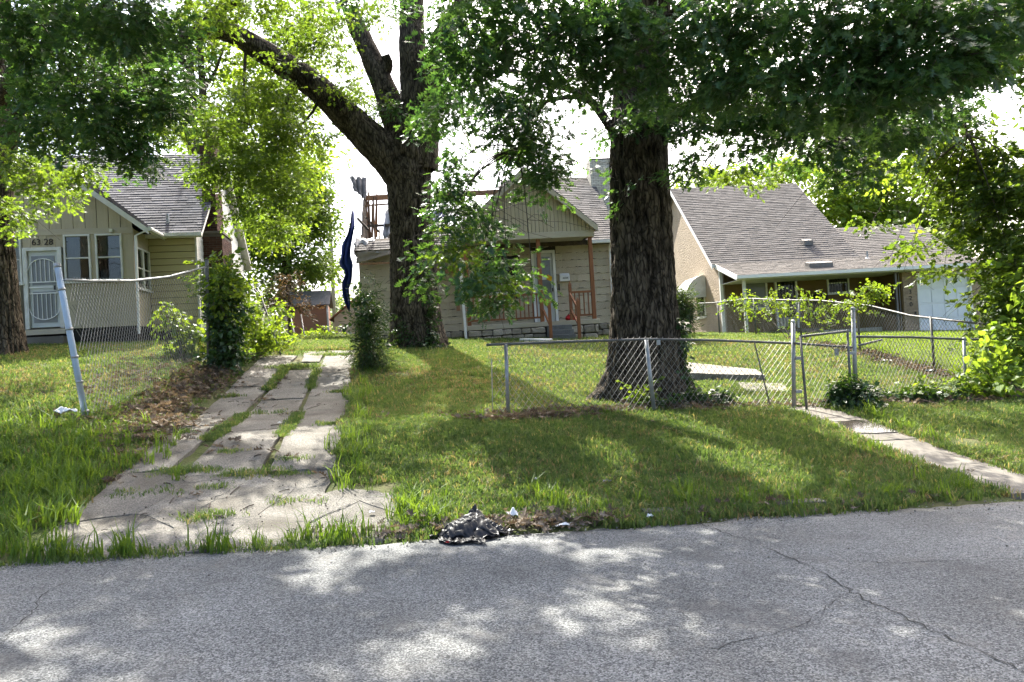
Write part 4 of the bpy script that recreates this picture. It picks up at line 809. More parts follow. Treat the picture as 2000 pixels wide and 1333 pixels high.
# side window with awning
w = window(H, 3.85, 4.75, 2.62, 3.6, 0, M['white'], M['glass'], .05, True, side=None) if False else None
mb = MB(); mb.box(UL - .04, UL + .02, 3.78, 4.82, 2.6, 3.62); w = H.mb('side_window', M['white'], mb); H.box('pane', M['glass'], UL - .05, UL - .042, 3.85, 4.75, 2.68, 3.55, w)
for i in range(7): H.mb('bar', M['black_iron'], MB().tube([(UL - .08, 3.9 + i * .13, 2.66), (UL - .08, 3.9 + i * .13, 3.56)], .009, 5), w)
H.box('sill', M['white'], UL - .12, UL - .05, 3.72, 4.88, 2.56, 2.62, w)
aw = MB(); nA = 11; TH = np.linspace(0, math.pi / 2, 9)
for i in range(nA):
    v0 = 3.6 + i * .13; pts = [(UL - .02 - .85 * math.sin(t), 3.45 + .92 * (math.cos(t)) - .0) for t in TH]
    m2 = MB(); m2.add([(x, v0, z) for x, z in pts] + [(x, v0 + .122, z) for x, z in pts], [(k, k + 1, k + 10, k + 9) for k in range(8)]); o = H.mb('awning_slat', M['white'], m2, w, fix=False); md = o.modifiers.new('thick', 'SOLIDIFY'); md.thickness = .02
for v in (3.58, 3.6 + nA * .13): 
    H.mb('awning_side', M['white_old'], MB().prism([(UL - .02, v, 3.45)] + [(UL - .02 - .84 * math.sin(t), v, 3.45 + .90 * math.cos(t)) for t in TH], (0, .012, 0)), w)
HR = H

# ================================================================ trees
def catmull(P, R, step):
    P = np.array([list(p) for p in P], float); R = np.array(R, float); Q = np.vstack([2 * P[0] - P[1], P, 2 * P[-1] - P[-2]]); oP, oR = [], []
    for i in range(len(P) - 1):
        p0, p1, p2, p3 = Q[i:i + 4]; n = max(2, int(np.linalg.norm(p2 - p1) / step)); t = np.linspace(0, 1, n, endpoint=False)[:, None]
        oP.append(.5 * (2 * p1 + (p2 - p0) * t + (2 * p0 - 5 * p1 + 4 * p2 - p3) * t ** 2 + (3 * p1 - p0 - 3 * p2 + p3) * t ** 3)); oR.append(R[i] + (R[i + 1] - R[i]) * (t[:, 0] ** 2 * (3 - 2 * t[:, 0])))
    return np.vstack(oP + [P[-1:]]), np.concatenate(oR + [R[-1:]])
def bark_tube(name, P, R, parent, mat, nseg=64, step=.06, amp=.022, ridges=9.0, flare=None, seed=0, off=(0, 0, 0)):
    C_, r = catmull(P, R, step); n = len(C_); d = np.gradient(C_, axis=0); d /= np.linalg.norm(d, axis=1)[:, None]; ref = np.array([.05, -1, .1]); a = np.cross(d, ref); a /= np.linalg.norm(a, axis=1)[:, None]; b = np.cross(d, a)
    th = np.linspace(0, 2 * math.pi, nseg, endpoint=False); s_ = np.concatenate([[0], np.cumsum(np.linalg.norm(np.diff(C_, axis=0), axis=1))])
    T, S_ = np.meshgrid(th, s_); k = ridges * np.clip(r / r.max(), .35, 1)[:, None] * .5
    q = lambda f, fs, sd: vnoise(np.stack([np.cos(T) * k * f + sd + 20, np.sin(T) * k * f + 20, S_ * fs + sd], -1))
    w = q(.35, 2.2, seed + 3) * .9; T2 = T + (w - .5) * .3; q2 = lambda f, fs, sd: vnoise(np.stack([np.cos(T2) * k * f + sd + 20, np.sin(T2) * k * f + 20, S_ * fs + sd], -1))
    rid = 1 - np.abs(q2(1.0, 3.4, seed) - .5) * 3.2; rid2 = 1 - np.abs(q2(2.1, 8.5, seed + 9) - .5) * 3.0; rg = np.clip(.62 * rid + .38 * rid2, 0, 1)
    rr = r[:, None] * (1 + .09 * (q(.18, .5, seed + 5) - .5)) + amp * (rg - .5) * np.clip(r / r.max() * 1.3, .4, 1)[:, None]
    if flare:
        h, amt, lobes = flare; f = np.exp(-S_ / h); rr = rr * (1 + amt * f * (.75 + .5 * np.sin(lobes * T + seed) * f + .35 * np.sin((lobes + 2) * T + 1.3) * f))
    V = C_[:, None, :] + rr[..., None] * (np.cos(T)[..., None] * a[:, None] + np.sin(T)[..., None] * b[:, None]) - np.asarray(off)
    i, j = np.meshgrid(np.arange(n - 1), np.arange(nseg), indexing='ij'); j2 = (j + 1) % nseg; me = np_mesh(name, V.reshape(-1, 3), np.stack([i * nseg + j, i * nseg + j2, (i + 1) * nseg + j2, (i + 1) * nseg + j], -1).reshape(-1, 4), True, (mat,))
    at_ = me.attributes.new('ridge', 'FLOAT', 'POINT'); at_.data.foreach_set('value', rg.astype(np.float32).ravel()); return link(bpy.data.objects.new(name, me), parent)
def px_path(L_): return [at(x, y, d) for x, y, d in L_]
class Tree:
    def __init__(s, name, label, base, group=None): s.e = thing(name, label, 'tree', base, 0, group); s.o = Vector(base); s.pts = []; s.bl = MB(); s.hubs = []
    def limb(s, P, R, name='limb', **k): o = bark_tube(name, P, R, s.e, k.pop('mat', M['bark']), off=s.o, **k); s.hubs += [Vector(p) for p in catmull(P, R, .5)[0]]; return o
    def twigs(s, name='branches', mat=None):
        if s.bl.v: s.bl.build(name, mat or M['twig'], s.e, True, s.o, 'stuff', fix=False)
    def branch_to(s, q, r0=.03, near=None):
        q = Vector(q); h = min(s.hubs, key=lambda p: (p - q).length + (2 if p.z > q.z + 3 else 0) + (0 if p.z > q.z - .5 else 1)) if near is None else near
        m_ = h.lerp(q, .5) + Vector((random.gauss(0, .1), random.gauss(0, .1), .18 * (q - h).length)); C_, r = catmull([h, m_, q], [r0, r0 * .6, r0 * .25], .3); s.bl.tube(C_, r, 5, False)
        for i in range(4):
            t = random.randrange(len(C_) // 2, len(C_)); b = Vector(C_[t]); e = b + Vector((random.gauss(0, .5), random.gauss(0, .5), random.gauss(-.25, .3))); s.bl.tube([b, b.lerp(e, .5) + Vector((0, 0, .06)), e], [r0 * .3, r0 * .2, .003], 4, False)
    def sprays(s, lst, key, name='crown', scl=.92, zr=.9, dens=1.0, br=True, near=0.0):
        lst = [(x, y, d - near, rx, ry, n * .6) if y <= 175 and near else (x, y, d, rx, ry, n * (.8 if near else 1)) for x, y, d, rx, ry, n in lst]
        dens *= 2.7
        P = []
        for x, y, d, rx, ry, n in lst:
            c = at(x, y, d); m_ = d / FPX; P.append(blob(c, (rx * m_, zr, ry * m_), int(n * dens), .5))
            if br: s.branch_to(c, .014 + .001 * rx * m_ * 8)
        s.put(np.vstack(P), key, name, scl)
    def put(s, P, key, name='crown', scl=1.0, jitter=.3):
        P = np.asarray(P, float); t = (P[:, 2] - 1) / SUN_DIR[2]
        for _ in range(2): x, y = P[:, 0] - SUN_DIR[0] * t, P[:, 1] - SUN_DIR[1] * t; t = (P[:, 2] - gz(x, y)) / SUN_DIR[2]
        a, b = lot(x, y); g_ = np.where(a > -.5, n2(a * 1.15 + 5, b * .42, 31), n2(a * .7, b * 1.5, 33))     # rifts in the crown that let the sun through
        P = P[~((b > .25) & (b < 12) & (a > -9) & (g_ > np.where(a > -.5, np.where(b < 6, .43, .48), .53)) & (P[:, 1] < 24) & (key != 'oak_backlit'))]
        o = scatter(name, key, P, None, scl, s.e, s.o, jitter); return o
def crown_shell(c, r, n, clumps, rc, low=-.6, inframe=False, ymax=-25, full=False):
    """leafy clumps spread through a crown; clumps stay above the picture's upper edge unless inframe"""
    cc = blob(c, r, clumps, .4, low); P = []
    n = n * 1; keep = []
    for q in cc:                               # leave the crown open where the lawn below lies in the sun
        g_ = q.copy(); t = (g_[2] - 1.0) / SUN_DIR[2]; x, y = q[0] - SUN_DIR[0] * t, q[1] - SUN_DIR[1] * t; t = (q[2] - float(gz(x, y))) / SUN_DIR[2]; x, y = q[0] - SUN_DIR[0] * t, q[1] - SUN_DIR[1] * t
        a, b = lot(x, y); pr = .12 if b < .2 else (.08 if a > 8 and b > 4 else (.45 if a > -.5 and b < 5 else (.4 if a > -.5 else (.3 if a < -4 and b > 6 else (.6 if b < 4 else .45)))))
        if full or RNG.random() < pr: keep.append((q, .8 if b < .2 or full else .45))
    cc = keep
    for q, f in cc:
        P.append(blob(q, (rc * f, rc * f, rc * .7 * f), max(3, int(n / clumps * f * f * 1.15)), .6))
    P = np.vstack(P)
    if not inframe:
        qq = P - CAM; d = qq @ _F0; y = 666.5 - FPX * (qq @ UC) / np.maximum(d, .1); x = 1000 + FPX * (qq @ RC) / np.maximum(d, .1); P = P[(d < .5) | (y < ymax) | (x < -80) | (x > 2080)]
    return P

# ---- big oak behind the fence
b0 = gp(4.25, 6.25); oak = Tree('pin_oak', 'massive straight oak trunk behind the chain-link fence, ivy round its foot', b0)
D = 13.0
oak.limb([at(1262, 812, D), at(1262, 690, D), at(1256, 500, D), at(1248, 300, D), at(1254, 100, D), at(1262, -150, D), at(1265, -500, D), at(1262, -800, D)],
         [.68, .60, .545, .50, .46, .42, .34, .2], 'trunk', nseg=340, step=.05, amp=.06, ridges=17, flare=(.6, .85, 4), seed=1)
for pth, r in [([(1200, 258, 13, ), (1150, 195, 12.6), (1085, 165, 12.2), (1000, 140, 11.8), (930, 150, 11.5)], [.09, .07, .055, .04, .02]),
               ([(1150, 195, 12.6), (1110, 190, 12.2), (1050, 210, 11.8), (1010, 290, 11.5)], [.05, .04, .03, .012]),
               ([(1300, 245, 13), (1345, 215, 12.5), (1420, 175, 12), (1500, 120, 11.5), (1600, 60, 11)], [.09, .07, .055, .04, .02]),
               ([(1345, 215, 12.5), (1450, 215, 12), (1560, 235, 11.6), (1640, 280, 11.3)], [.05, .035, .025, .012]),
               ([(1280, 60, 13), (1370, -10, 12), (1520, -60, 11), (1700, -60, 10.5), (1860, 10, 10)], [.12, .1, .08, .06, .03]),
               ([(1225, 90, 13), (1130, -20, 12), (1000, -60, 11), (900, -40, 10)], [.12, .1, .07, .04]),
               ([(1262, -60, 13), (1240, -200, 11.5), (1200, -300, 9.5)], [.14, .11, .06])]:
    oak.limb(px_path(pth), r, 'limb', nseg=18, step=.12, amp=.012, seed=2)
oak.sprays([(950, 50, 11, 90, 60, 34), (1060, 50, 11.5, 90, 60, 34), (1150, 30, 12, 70, 60, 30), (1000, 190, 11.5, 90, 45, 26), (1110, 250, 12, 55, 50, 16), (1020, 260, 11.5, 60, 40, 16), (900, 250, 11, 80, 50, 26),
            (850, 350, 11, 50, 40, 13), (890, 420, 11, 75, 55, 17), (965, 350, 11.2, 70, 55, 19), (1040, 310, 11.5, 50, 45, 15), (930, 300, 12.5, 80, 60, 22), (900, 400, 12.5, 60, 50, 14), (1070, 350, 11.5, 35, 35, 9), (960, 460, 11, 50, 40, 9), (990, 520, 11, 45, 26, 7), (1040, 545, 11, 30, 18, 8), (840, 490, 11.2, 30, 35, 9), (925, 540, 11, 20, 26, 7), (965, 585, 11, 22, 10, 5),
            (820, 545, 11.2, 28, 14, 5), (1230, 40, 12, 70, 60, 34), (1210, 130, 12.2, 40, 50, 14), (1300, 120, 12, 55, 60, 22), (1285, 215, 12, 40, 32, 12), (1215, 235, 12.2, 28, 30, 8), (1190, 320, 12.3, 22, 32, 8), (1222, 385, 12.3, 10, 26, 4), (880, 130, 11.5, 60, 50, 15), (1060, 130, 12, 70, 35, 14), (1130, 130, 12.5, 50, 50, 14), (1090, 200, 12.6, 50, 35, 9), (960, 130, 11.5, 50, 30, 10), (1150, 260, 12.7, 30, 30, 6)], 'oak', dens=1.1, near=2.4)
oak.sprays([(1390, 40, 11.5, 90, 60, 34), (1500, 40, 11, 90, 60, 36), (1620, 50, 10.5, 90, 60, 38), (1750, 40, 10.5, 90, 60, 36), (1880, 40, 10.5, 90, 50, 30), (1420, 150, 11.5, 90, 40, 24), (1530, 160, 11, 80, 45, 26), (1640, 160, 10.8, 90, 55, 34), (1760, 170, 10.8, 80, 60, 30),
            (1350, 245, 11.8, 40, 35, 12), (1350, 320, 11.8, 32, 20, 7), (1440, 235, 11.5, 50, 28, 13), (1540, 245, 11.2, 60, 32, 17), (1600, 285, 11.2, 40, 26, 9), (1700, 260, 11, 60, 45, 18), (1830, 130, 10.8, 70, 60, 24), (1440, 300, 11.6, 20, 16, 4), (1620, 330, 11.3, 22, 14, 4), (1380, 170, 11.8, 40, 30, 9), (1480, 215, 11.3, 50, 30, 12), (1600, 225, 11, 60, 35, 14), (1690, 330, 11.2, 40, 24, 8), (1780, 250, 11, 50, 40, 14), (1850, 210, 11, 50, 40, 13), (1900, 100, 10.6, 60, 50, 18), (1980, 60, 10.5, 40, 60, 14), (1750, 110, 10.6, 60, 40, 14), (1330, 180, 12, 30, 40, 8)], 'oak', dens=1.15, near=2.4)
oak.sprays([(1430, 338, 12.5, 45, 12, 6), (1490, 352, 12.5, 18, 8, 3), (960, 560, 11, 40, 20, 6), (880, 480, 11, 40, 30, 7)], 'oak_backlit', br=False)
oak.put(crown_shell((b0.x, b0.y - 1, 12.5), (7.5, 7, 6), 5200, 110, 1.15), 'oak', scl=1.5)

def street_shade_clumps(a0, a1, b0, b1, step, zlo, zhi, gate, seed):
    """unseen leaf clumps added along the sun rays to dapple the street with shade"""
    P = []
    for a in np.arange(a0, a1, step):
        for b in np.arange(b0, b1, step * .9):
            aa, bb = a + random.uniform(-.4, .4) * step, b + random.uniform(-.4, .4) * step
            if n2(aa * 1.3 + seed, bb * 1.6, seed) * .6 + n2(aa * 2.6, bb * 3, seed + 2) * .4 < gate: continue
            g_ = gp(aa, bb); z = random.uniform(zlo, zhi); q = g_ + Vector(SUN_DIR) * ((z - g_.z) / SUN_DIR[2]); r_ = random.uniform(.26, .5); P.append(blob(q, (r_, r_, r_ * .6), int(20 * r_ * r_ / .15), .6))
    return np.vstack(P)
oak.put(street_shade_clumps(-.6, 10, -6, .3, .6, 8.3, 12, .515, 3), 'oak', scl=1.1)  # added clumps above the view, set only for their shade on the street
oak.sprays([(930, 120, 17, 70, 50, 22), (1020, 110, 17, 60, 50, 20), (1110, 90, 17, 60, 50, 20), (1150, 170, 16.5, 40, 50, 14), (1080, 260, 16.5, 60, 50, 18), (1150, 290, 16, 36, 40, 10), (980, 260, 17, 50, 40, 12), (1350, 110, 16, 50, 60, 18), (1430, 100, 16, 60, 50, 20), (1380, 210, 15.5, 50, 35, 11), (1480, 170, 15.5, 60, 40, 14), (1600, 120, 15, 80, 50, 20), (1330, 270, 15.5, 26, 30, 5), (1530, 290, 15.5, 50, 24, 7)], 'oak', dens=.8)
# ---- forked oak before the burnt house
b1 = gp(.85, 13.15); fk = Tree('forked_oak', 'old forked oak in front of the burnt house with thick spreading limbs', b1)
D = 19.4
fk.limb([at(818, 700, D), at(812, 620, D), at(808, 540, D), at(803, 430, D), at(798, 350, D), at(796, 300, D), at(800, 250, D)], [.76, .66, .63, .60, .60, .62, .50], 'trunk', nseg=240, step=.06, amp=.065, ridges=15, flare=(.5, .35, 5), seed=4)
W = lambda px, d=19.0: px * d / FPX
fk.limb(px_path([(800, 350, 19.4), (752, 300, 19.2), (690, 240, 19), (640, 190, 18.6), (590, 150, 18.3), (520, 105, 18), (450, 65, 17.6), (390, 62, 17.2), (340, 85, 16.8)]), [W(46), W(36), W(30), W(26), W(24), W(21), W(18), W(13), W(7)], 'limb', nseg=90, step=.08, amp=.045, ridges=11, seed=5)
fk.limb(px_path([(440, 66, 17.6), (410, 45, 17), (450, 5, 16.6), (500, -40, 16.2)]), [W(14), W(12), W(10), W(8)], 'limb', nseg=28, step=.1, amp=.02, seed=6)
fk.limb(px_path([(800, 320, 19.4), (775, 240, 19.6), (742, 150, 19.8), (710, 80, 20), (682, 10, 20.2), (660, -120, 20.5)]), [W(34), W(28), W(23), W(20), W(17), W(13)], 'limb', nseg=40, step=.1, amp=.035, ridges=8, seed=7)
fk.limb(px_path([(742, 150, 19.8), (757, 128, 19.7), (752, 108, 19.6)]), [W(16), W(12), W(9)], 'limb_stub', nseg=20, step=.08, amp=.02, seed=8)
fk.limb(px_path([(810, 330, 19.4), (814, 240, 19.5), (808, 130, 19.6), (804, 40, 19.7), (806, -80, 19.8), (800, -300, 20)]), [W(40), W(34), W(29), W(25), W(22), W(14)], 'limb', nseg=44, step=.1, amp=.035, ridges=8, seed=9)
fk.limb(px_path([(822, 330, 19.4), (832, 200, 19.2), (850, 100, 18.8), (888, 30, 18.4), (930, -50, 18)]), [W(34), W(26), W(20), W(14), W(10)], 'limb', nseg=34, step=.1, amp=.03, ridges=8, seed=10)
for pth, r in [([(578, 150, 18.2), (560, 200, 18), (520, 300, 17.6), (440, 385, 17.2)], [.06, .045, .03, .012]), ([(625, 190, 18.5), (610, 220, 18.3), (570, 265, 18)], [.05, .035, .012]), ([(480, 90, 17.8), (478, 200, 17.5), (505, 290, 17.2)], [.04, .025, .01]), ([(520, 300, 17.6), (530, 340, 17.4), (535, 400, 17.2)], [.022, .014, .008])]:
    fk.limb(px_path(pth), r, 'branch', nseg=10, step=.2, amp=.005)
fk.sprays([(400, 20, 15.5, 50, 40, 14), (470, 10, 15.5, 60, 30, 12), (560, 20, 16, 60, 30, 12), (650, 40, 16.5, 40, 40, 10), (730, 20, 17, 40, 20, 7), (470, 20, 19.5, 70, 30, 16), (550, 60, 20, 60, 40, 16), (520, 200, 17.5, 80, 45, 34), (440, 250, 17, 60, 55, 30), (560, 260, 17, 60, 45, 24), (500, 330, 17, 70, 50, 36), (410, 335, 16.8, 50, 28, 20), (560, 380, 17.5, 50, 55, 30), (480, 410, 17.2, 40, 30, 14), (545, 450, 17.6, 28, 26, 9),
           (620, 80, 20.3, 45, 40, 16), (580, 100, 20, 50, 30, 14), (670, 220, 20.2, 26, 24, 5), (600, 40, 20, 60, 30, 14), (600, 215, 20, 30, 20, 6), (660, 110, 20.5, 35, 35, 8), (640, 265, 19.8, 26, 24, 6), (690, 170, 20.5, 50, 30, 10), (740, 215, 19.2, 26, 22, 6), (655, 175, 17.9, 20, 14, 3), (620, 20, 20, 40, 30, 8), (560, 125, 17.5, 26, 14, 4), (700, 200, 18.4, 24, 14, 3)], 'oak_backlit', dens=1.25, zr=1.3)
fk.sprays([(690, 10, 18, 40, 26, 10), (770, 10, 18, 40, 20, 8), (870, 20, 17, 40, 30, 10), (885, 140, 17, 40, 40, 13), (880, 210, 16, 60, 36, 16), (775, 205, 18.4, 26, 16, 4), (830, 250, 16.5, 45, 25, 10)], 'oak', dens=1.1)
fk.put(crown_shell((b1.x - .5, b1.y - .5, 14.5), (7.5, 6.5, 5.5), 2300, 52, 1.2), 'oak', scl=1.6)

# ---- left edge tree
b2 = Vector(hit(25, 692)); lt = Tree('street_oak', 'oak at the left edge before the house numbered 6328', b2)
D = b2.y
lt.limb([at(10, 705, D), at(0, 600, D), at(-10, 470, D), at(-14, 330, D), at(-14, 180, D), at(-8, 30, D), at(-4, -160, D)], [.42, .38, .36, .37, .33, .28, .18], 'trunk', nseg=200, step=.06, amp=.045, ridges=14, flare=(.35, .35, 5), seed=14)
lt.limb(px_path([(8, 340, D), (25, 250, D - .3), (55, 160, D - 1), (120, 60, D - 2.5), (220, 0, D - 4)]), [.2, .16, .13, .09, .05], 'limb', nseg=22, step=.12, amp=.015, seed=15)
lt.limb(px_path([(2, 200, D), (60, 60, D - 2), (150, -60, D - 5), (260, -80, D - 7)]), [.16, .12, .09, .05], 'limb', nseg=22, step=.12, amp=.015, seed=16)
lt.sprays([(60, 50, 12, 90, 70, 40), (180, 60, 11, 90, 70, 42), (300, 60, 11, 70, 60, 30), (70, 170, 12.5, 80, 60, 36), (190, 180, 11.5, 80, 60, 38), (290, 180, 11.5, 60, 55, 26), (120, 260, 12.5, 80, 45, 30), (230, 270, 12, 60, 40, 22), (330, 150, 12, 40, 60, 16), (190, 320, 13, 40, 26, 10), (270, 320, 12.5, 40, 20, 8), (120, 130, 14, 120, 90, 40), (280, 120, 14, 90, 90, 30), (200, 20, 13, 150, 40, 34)], 'oak', dens=1.05)
lt.sprays([(60, 320, 14.5, 50, 40, 16), (90, 375, 15, 36, 26, 10), (40, 410, 15, 24, 26, 7), (30, 450, 15.2, 14, 22, 3), (170, 335, 14, 40, 20, 8), (330, 250, 14, 30, 30, 8)], 'oak_backlit', dens=1.2)
lt.put(crown_shell((b2.x + .5, b2.y - 2, 12.0), (6.5, 7.5, 4.5), 2600, 64, 1.15), 'oak', scl=1.5)

lt.put(street_shade_clumps(-10, -.8, -6, .3, .6, 8.3, 12, .44, 8), 'oak', scl=1.1)  # out-of-view clumps added to shade the left stretch of road
# ---- leafy tree at the right edge
b3 = gp(15.4, 7.6); rt = Tree('leafy_tree', 'dense bright leafy tree filling the right edge beside the garage', b3)
rt.limb([gp(15.4, 7.6, -.2), gp(15.3, 7.5, 2), gp(15.2, 7.4, 4.2), gp(15.0, 7.2, 7)], [.3, .24, .2, .12], 'trunk', nseg=36, step=.1, amp=.02, seed=21, flare=(.3, .3, 4))
rt.limb(px_path([(2060, 60, 15), (1950, 60, 14.5), (1860, 110, 14), (1875, 200, 13.8), (1890, 265, 13.8)]), [.1, .08, .05, .03, .012], 'limb', nseg=12, step=.15, amp=.006)
for i in range(9):
    x0 = 1845 + i * 9; rt.bl.tube(px_path([(x0, 105 + i * 4, 14), (x0 + 10 + i * 2, 180, 13.9), (x0 + 18 + i * 3 + random.uniform(-10, 10), 245 + random.uniform(-20, 40), 13.8)]), [.014, .01, .004], 4, False)
rt.sprays([(1980, 90, 14.5, 50, 70, 26), (2030, 200, 14.5, 40, 120, 26), (1940, 210, 15.5, 50, 50, 16), (1950, 130, 14, 60, 60, 26), (1980, 250, 14, 50, 60, 26), (1900, 300, 15, 70, 60, 36), (1830, 270, 15, 50, 50, 18), (1970, 380, 14, 50, 60, 30), (1905, 395, 15, 55, 45, 26), (1840, 360, 16, 40, 40, 13), (1970, 490, 14, 42, 60, 28), (1940, 460, 15, 26, 40, 13), (1980, 590, 14, 34, 55, 22), (1940, 590, 14.5, 10, 40, 4), (1990, 660, 13.5, 24, 30, 6),
           (1780, 480, 16, 30, 16, 5), (1740, 500, 16, 22, 16, 4), (1765, 530, 16, 16, 16, 3), (1845, 520, 15.5, 26, 14, 4), (1700, 440, 17, 30, 14, 4), (1860, 610, 14, 14, 22, 4)], 'elm', zr=1.3, dens=1.2)
rt.sprays([(1990, 300, 14, 30, 60, 10), (1900, 330, 15, 60, 50, 10), (1880, 440, 15, 30, 26, 6), (1970, 560, 13.6, 30, 60, 8), (1780, 300, 15, 40, 40, 8), (1950, 680, 13.4, 40, 20, 6)], 'bright', zr=1.3, br=False)
rt.put(crown_shell((b3.x, b3.y, 7.5), (3.6, 4.2, 3.5), 1100, 40, 1.0, ymax=60, full=True), 'elm', scl=1.4)
for t in (oak, fk, lt, rt): t.twigs()

# ---- background trees
def bgtree(name, label, px, py, d, blobs, key, trunk_r=.25, scl=1.0, group=None, zr=2.5, trunks=None, mat=None):
    gx = at(px, py, d); base = Vector((gx.x, gx.y, float(gz(gx.x, gx.y)))); t = Tree(name, label, base, group); c = at(blobs[0][0], blobs[0][1], d)
    t.limb([base - Vector((0, 0, .2)), base.lerp(c, .5) + Vector((.2, 0, 0)), c], [trunk_r, trunk_r * .8, trunk_r * .4], 'trunk', nseg=20, step=.3, amp=.02, mat=mat or M['bark'])
    for tp, tr in (trunks or []): t.limb([at(*p) for p in tp], tr, 'limb', nseg=14, step=.3, amp=.01, mat=mat or M['bark'])
    P = []
    for x, y, rx, ry, n in blobs:
        m_ = d / FPX; c2 = at(x, y, d); P.append(blob(c2, (rx * m_, zr, ry * m_), n, .4)); t.branch_to(c2, .05)
    t.put(np.vstack(P), key, scl=scl); t.twigs(); return t
G_ = 'trees behind the houses'
bgtree('backyard_tree', 'tall thin-trunked tree rising behind the roof of house 6328', 378, 640, 34, [(370, 60, 60, 70, 60), (300, 120, 80, 70, 70), (400, 150, 40, 60, 24), (250, 230, 90, 50, 60), (330, 250, 60, 40, 30), (160, 260, 80, 40, 40), (420, 60, 50, 60, 30)], 'maple', .28, 1.0, G_,
       trunks=[([(385, 320, 34), (372, 260, 34), (362, 200, 34), (360, 100, 34), (350, 20, 34)], [.3, .27, .24, .2, .12]), ([(378, 290, 34), (395, 200, 34), (392, 120, 34), (388, 30, 34)], [.2, .17, .15, .1]), ([(395, 180, 34), (420, 140, 34), (435, 100, 34)], [.09, .07, .04])], mat=M['bark'])
bgtree('yard_maple', 'broad bright green tree behind the chimney of house 6328', 425, 640, 36, [(470, 260, 90, 90, 260), (540, 330, 70, 70, 150), (430, 400, 60, 60, 100), (560, 200, 60, 60, 110), (480, 130, 80, 60, 120), (520, 440, 60, 50, 100), (600, 300, 34, 40, 40), (580, 110, 50, 50, 50)], 'bright', .3, 1.5, G_)
bgtree('yard_tree', 'green tree standing behind house 6328 on the far left', 150, 640, 38, [(120, 200, 120, 90, 120), (260, 160, 90, 80, 90), (40, 260, 80, 60, 60), (330, 230, 60, 60, 50), (200, 90, 120, 70, 80)], 'maple', .3, 1.25, G_)
bgtree('round_tree', 'large dark green tree between the two houses, left of the utility pole', 545, 640, 44, [(560, 420, 80, 80, 380), (600, 360, 50, 50, 150), (620, 430, 40, 60, 130), (510, 480, 60, 60, 180), (580, 520, 60, 50, 170), (635, 510, 24, 40, 50), (612, 330, 30, 28, 50), (490, 400, 50, 70, 130), (540, 570, 50, 30, 60)], 'maple', .4, 1.15, G_)
bgtree('bronze_shrub', 'bronze-leaved small tree beside the brown shed', 560, 640, 37, [(560, 560, 38, 30, 40), (545, 600, 40, 26, 30), (600, 600, 24, 16, 14)], 'bronze', .12, .8, G_, 1.2)
bgtree('low_shrub', 'pale green shrub at the far end of the driveway', 640, 668, 34, [(640, 655, 22, 14, 22), (600, 665, 20, 8, 10)], 'bright', .05, 1.4, None, 1.0)
bgtree('sunny_tree', 'bright yellow-green tree right behind the stucco house roof', 1720, 560, 40, [(1700, 400, 90, 50, 150), (1620, 380, 50, 45, 70), (1780, 400, 80, 70, 130), (1850, 460, 70, 70, 120), (1660, 340, 50, 30, 40), (1730, 340, 50, 30, 40), (1900, 380, 60, 60, 70), (1680, 450, 60, 40, 60)], 'bright', .3, 2.0, G_)
bgtree('roofline_tree', 'low sunlit treetop just above the stucco house ridge', 1430, 560, 42, [(1420, 345, 70, 18, 40), (1360, 355, 50, 18, 28), (1500, 345, 50, 22, 34), (1550, 335, 40, 25, 34), (1440, 420, 90, 60, 60)], 'bright', .3, 1.9, G_)
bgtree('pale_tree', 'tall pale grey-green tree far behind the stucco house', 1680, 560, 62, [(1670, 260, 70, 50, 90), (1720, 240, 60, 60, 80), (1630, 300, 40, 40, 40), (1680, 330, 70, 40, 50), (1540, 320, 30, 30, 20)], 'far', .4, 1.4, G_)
bgtree('far_green_tree', 'tree at the far right behind the garage roof', 1960, 560, 36, [(1950, 480, 70, 100, 130), (1900, 560, 60, 60, 80), (1980, 600, 50, 60, 60)], 'maple', .3, 1.2, G_)
# low far wood closing the view
P = []
for i in range(46):
    x = -70 + i * 3.2 + random.uniform(-1, 1); y = random.uniform(88, 112); h = random.uniform(5, 9) * (1 if abs(x + 9) > 5 else .45); P.append(blob((x, y, float(gz(x, y)) + h * .45), (3, 3, h * .6), 60, .4))
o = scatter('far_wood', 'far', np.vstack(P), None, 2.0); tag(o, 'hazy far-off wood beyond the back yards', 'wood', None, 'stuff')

# ================================================================ sheds, pole, wires
def shed(name, label, px, py, d, w, dp, h, rise, wallm, roofm, yaw, trim=None, ridge_along=False):
    p = at(px, py, d); H = House(name, label, p.x, p.y, yaw, float(gz(p.x, p.y)) - .15, 'shed'); z0 = H.base
    H.box('wall', wallm, -w / 2, w / 2, 0, dp, z0, z0 + h); n = int(h / .18)
    for i in range(n): bpiece(H, 'siding_plank', wallm, -w / 2, w / 2, -.025, -.005, z0 + i * .18, z0 + i * .18 + .172)
    if ridge_along:
        for sg in (1, -1):
            y = dp / 2; H.mb('roof', roofm, MB().prism([(-w / 2 - .2, y - sg * (y + .25), z0 + h - .05), (-w / 2 - .2, y, z0 + h + rise), (-w / 2 - .2, y, z0 + h + rise + .06), (-w / 2 - .2, y - sg * (y + .25), z0 + h + .01)], (w + .4, 0, 0)))
    else:
        H.mb('gable', wallm, MB().prism([(-w / 2, 0, z0 + h), (w / 2, 0, z0 + h), (0, 0, z0 + h + rise)], (0, dp, 0)))
        for sg in (1, -1): H.mb('roof', roofm, MB().prism([(0, -.2, z0 + h + rise + .02), (sg * (w / 2 + .25), -.2, z0 + h - .15), (sg * (w / 2 + .25), -.2, z0 + h - .07), (0, -.2, z0 + h + rise + .1)], (0, dp + .4, 0)))
    if trim: H.box('corner_board', trim, w / 2 - .02, w / 2 + .08, -.06, .06, z0, z0 + h)
    return H
